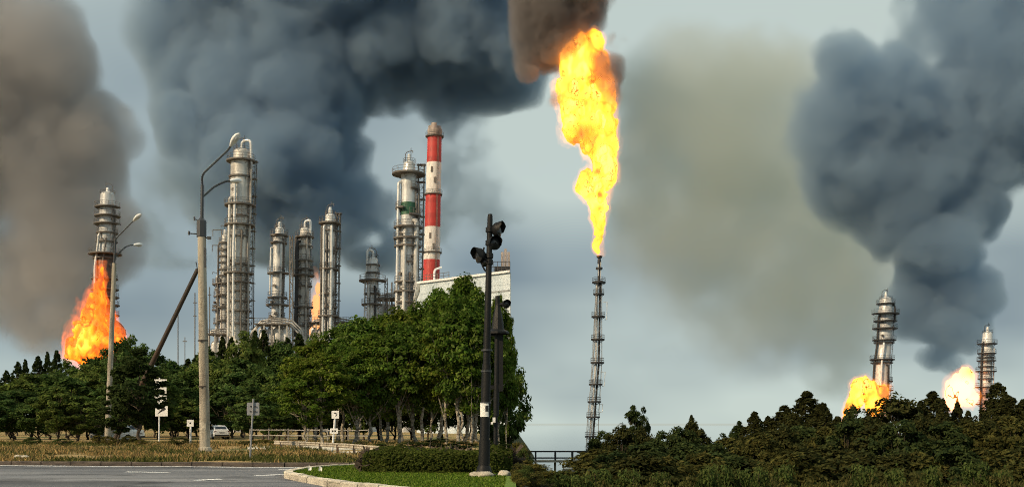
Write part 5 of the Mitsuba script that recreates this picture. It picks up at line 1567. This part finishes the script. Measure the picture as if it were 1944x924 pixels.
def flame(name, label, Y, blobs, stops, heat, cores, veil, seed, step=1.6, up=1.5, depth=0.9, rough=0.55, veins=0.0, cool=(), thin=1.0):
    """blobs: (px, py, radius px[, up stretch]); stops: radiance from cool to hot; heat: (offset, by depth in the flame, coarse noise, fine noise);
    cores and cool: (px, py, r, gain) hotter and cooler places; veil: radiance of the thin outer sheets of flame, through which one sees what is behind."""
    t = thing(name, label, 'flame')
    m = Y / F
    bl = [(b[0], b[1], b[2], b[3] if len(b) > 3 else up) for b in blobs]
    x0, x1 = min(b[0] - b[2] for b in bl) - 16, max(b[0] + b[2] for b in bl) + 16
    y0, y1 = min(b[1] - b[2] * b[3] for b in bl) - 22, max(b[1] + b[2] * b[3] for b in bl) + 14
    dm = max(b[2] for b in bl) * depth + 14
    xs, ds, zs = np.arange(x0, x1, step), np.arange(-dm, dm, step), np.arange(-y1, -y0, step)
    X, D, Z = (a.astype(np.float32) for a in np.meshgrid(xs, ds, zs, indexing='ij'))
    ext = (x1 - x0, 2 * dm, y1 - y0)
    rg = np.random.default_rng(seed)
    wx, wz = (lattice_noise(X.shape, ext, (26, 26, 40), 3, rg) - 0.5 for _ in range(2))
    w2, w3 = (lattice_noise(X.shape, ext, (9, 9, 15), 3, rg) - 0.5 for _ in range(2))
    Xw, Zw = X + 14 * wx + 7 * w2, Z + 22 * wz + 11 * w3
    f = np.full(X.shape, -9.0, np.float32)
    for bx, by, br, st in bl:
        d = 1 - np.sqrt((Xw - bx) ** 2 + (D / depth) ** 2 + ((Zw + by) / st) ** 2) / br
        f = np.maximum(f, d * min(1.0, br / 18))
    lo = np.array([(x0 - 972) * m, Y - dm * m, EYE + (HOR - y1) * m])
    n1 = lattice_noise(X.shape, ext, (17, 17, 30), 3, rg)
    n2 = lattice_noise(X.shape, ext, (6, 6, 12), 3, rg)

    def surface(h):
        h = h.copy()
        for ax3 in range(3):
            h = np.moveaxis(h, ax3, 0); h[0] = h[-1] = -1; h = np.moveaxis(h, 0, ax3)
        return surface_nets(h, lo, step * m)
    v, fc = surface(f + rough * (n1 - 0.5) + 0.35 * rough * (n2 - 0.5) - 0.04)
    gi = ((v - lo) / (step * m)).T
    at = lambda g: ndimage.map_coordinates(g, gi, order=1, mode='nearest')
    # heat of the burning gas: hotter deep inside the fire, where the flame is thick
    mid_f = np.repeat(f[:, f.shape[1] // 2:f.shape[1] // 2 + 1, :], f.shape[1], 1)
    q = heat[0] + heat[1] * at(mid_f) + heat[2] * (at(n1) - 0.5) + heat[3] * (at(n2) - 0.5)
    vx, vy = x0 + gi[0] * step, y1 - gi[2] * step
    for cx, cy, cr, cg in list(cores) + [(a, b, c, -d) for a, b, c, d in cool]:
        q = q + cg * np.exp(-((vx - cx) ** 2 + (vy - cy) ** 2) / (cr * cr))
    if veins:
        r1 = 1 - np.abs(2 * at(lattice_noise(X.shape, ext, (24, 24, 34), 4, rg)) - 1)
        q = q - veins * sstep(0.86, 0.99, r1)
    q = np.clip(q, 0, 1) * (len(stops) - 1)
    col = np.column_stack([np.interp(q, np.arange(len(stops)), [s_[k] for s_ in stops]) for k in range(3)])
    uv = np.column_stack([(v[:, 0] - v[:, 0].min()) / np.ptp(v[:, 0]), (v[:, 2] - v[:, 2].min()) / np.ptp(v[:, 2])])
    k = part_key(t, 'burning_core')
    scene[k] = mikit.ply((v, fc), 'ember', smooth=True, uv=uv, color=col)
    scene[k]['emitter'] = {'type': 'area', 'radiance': {'type': 'mesh_attribute', 'name': 'vertex_color'}}
    for i, off in enumerate((0.04, 0.13, 0.24, 0.37)):
        nv = lattice_noise(X.shape, ext, (10, 10, 20), 4, rg)
        h = f + 1.15 * rough * (n1 - 0.5) + 0.9 * rough * (nv - 0.5) + off * thin
        v, fc = surface(h)
        k = part_key(t, 'flame_veil')
        scene[k] = mikit.ply((v, fc), 'flame_gas', smooth=True)
        scene[k]['emitter'] = {'type': 'area', 'radiance': rgb(*[c * (1 - 0.17 * i) for c in veil])}
    return t


scene['flame_gas'] = {'type': 'null'}
mat('ember', (0.05, 0.035, 0.025), 0.9)
HOT = [(0.10, 0.012, 0.002), (0.34, 0.045, 0.002), (0.62, 0.10, 0.004), (0.95, 0.20, 0.008), (1.25, 0.34, 0.03)]
GAS = [(0.20, 0.05, 0.012), (0.55, 0.14, 0.012), (0.90, 0.27, 0.018), (1.15, 0.35, 0.035), (1.2, 0.40, 0.085)]
flame('ground_fire', 'orange flames climbing the foot of the sooty column at the left', 293,
      [(178, 645, 34, 1.3), (168, 600, 13, 2.2), (152, 622, 11, 2), (160, 660, 28, 1), (180, 590, 15, 2.2), (185, 552, 8, 2.8), (188, 527, 5, 2.4), (206, 655, 24, 1.1), (213, 632, 8, 1.8), (140, 668, 14, .9), (128, 674, 9, .8), (190, 668, 20, .9), (224, 648, 9, 1.5)],
      HOT, (0.20, 0.36, 1.1, 1.0), [(166, 628, 24, .40), (174, 655, 26, .22), (205, 648, 20, .14)], (0.10, 0.015, 0.001), 4, 1.6, rough=0.85, veins=0.5, cool=[(140, 650, 16, .3), (200, 676, 18, .3)])
flame('distant_fire', 'tall hazy orange glow of fire between the grey and the pale column', 290,
      [(602, 620, 14, 2.0), (602, 580, 12, 2.2), (605, 545, 9, 2.2), (600, 630, 15, 1), (604, 525, 5, 2)],
      [(0.24, 0.10, 0.055), (0.36, 0.15, 0.06), (0.50, 0.22, 0.07)], (0.45, 0.3, 0.7, 0.3), [(606, 570, 22, .25)], (0.045, 0.015, 0.004), 6, 1.9)
flame('flare_flame', 'towering yellow flame of burning gas above the flare stack tip', 300,
      [(1135, 462, 7, 2.2), (1136, 440, 9, 2), (1137, 415, 13, 1.8), (1138, 385, 18, 1.5), (1135, 350, 26, 1.3), (1112, 340, 17, 1.2), (1145, 325, 25, 1.3), (1140, 295, 27, 1.2), (1122, 270, 25), (1145, 262, 24), (1100, 245, 33, 1), (1130, 235, 35, 1.1),
       (1150, 240, 20), (1095, 205, 35, 1.1), (1120, 190, 35, 1.1), (1088, 165, 31, 1.2), (1105, 140, 33, 1.1), (1085, 125, 25), (1110, 100, 25, 1), (1100, 85, 19, 1), (1122, 88, 17), (1146, 165, 20, 1.5), (1150, 200, 17, 1.3), (1142, 125, 16, 1.2)],
      GAS, (0.58, 0.24, 0.70, 0.50), [(1085, 130, 30, .2), (1138, 360, 44, .2), (1095, 195, 30, .12)], (0.065, 0.019, 0.001), 8, 1.8, rough=0.65, veins=0.26, thin=0.75,
      cool=[(1153, 150, 26, 1.0), (1140, 110, 18, .5), (1110, 74, 18, .35), (1095, 266, 22, .45), (1137, 374, 6, .9), (1138, 398, 5, .6), (1132, 330, 5, .7), (1120, 258, 24, .2)])
flame('fireball', 'yellow fireball hugging the left foot of the right-hand burning column', 322,
      [(1637, 731, 18, 1.1), (1650, 742, 20, 1.1), (1672, 748, 18, 1), (1630, 750, 15), (1612, 778, 11), (1606, 795, 8), (1660, 762, 20, 1), (1620, 765, 11)],
      GAS, (0.60, 0.25, 0.55, 0.45), [(1638, 730, 16, .3)], (0.065, 0.017, 0.001), 12, 1.5, rough=0.4, veins=0.3, cool=[(1678, 745, 16, .5), (1612, 772, 10, .35)], thin=0.8)
flame('fireball', 'cream bright fireball left of the slim pale column at the far right', 327,
      [(1822, 740, 23, 1.15), (1832, 724, 16, 1.2), (1813, 750, 15), (1840, 752, 16, 1.1), (1848, 748, 10, 1.4)],
      [(0.6, 0.17, 0.03), (1.0, 0.33, 0.09), (1.15, 0.44, 0.18), (1.2, 0.52, 0.28)], (0.80, 0.2, 0.2, 0.1), [(1820, 740, 20, .2)], (0.08, 0.021, 0.002), 15, 1.4, rough=0.32, cool=[(1836, 708, 14, .5)])
# ------------------------------------------------------------------ labels of countable rows: by their place along the row
ORD = ['first', 'second', 'third', 'fourth', 'fifth', 'sixth', 'seventh', 'eighth', 'ninth', 'tenth', 'eleventh', 'twelfth', 'thirteenth', 'fourteenth', 'fifteenth', 'sixteenth', 'seventeenth']
for grp, text in (('front row of trees with pale trunks', 'slim pale trunked tree, {} from the left in the front row'),
                  ('second row of trees', 'tall leafy tree, {} from the left in the row behind the pale trunks'),
                  ('bushes along the front of the wood', 'rounded green bush, {} from the left along the front of the wood'),
                  ('conifers on the far left skyline', 'dark conifer, {} from the left on the far left skyline of the wood'),
                  ('skyline trees below the burning column', 'dark leafy tree, {} from the left on the skyline below the burning column'),
                  ('skyline conifers below the middle columns', 'dark conifer, {} from the left on the skyline below the middle columns'),
                  ('skyline leafy trees below the middle columns', 'leafy tree, {} from the left among the conifers below the middle columns'),
                  ('pointed trees on the right-hand skyline', 'dark pointed tree, {} from the left on the skyline under the right-hand fires'),
                  ('leafy trees right of the flare stack', 'dull green tree, {} from the left in the low group right of the flare stack'),
                  ('bushes under the raised walkway', 'brownish green bush, {} from the left on the slope under the raised walkway'),
                  ('dark weed clumps in the dry grass', 'dark weed clump, {} from the left in the middle of the dry grass'),
                  ('dark shrubs behind the hedge', 'low dark shrub, {} from the left between the hedge and the pale trunks')):
    ks = [k for k, v in labels.items() if v.get('group') == grp]
    ks.sort(key=lambda k: (lambda m_: m_[0, 3] / m_[1, 3])(np.array(mi.ScalarTransform4f(scene[k]['to_world']).matrix)))
    for i, k in enumerate(ks):
        labels[k]['label'] = text.format(ORD[i])
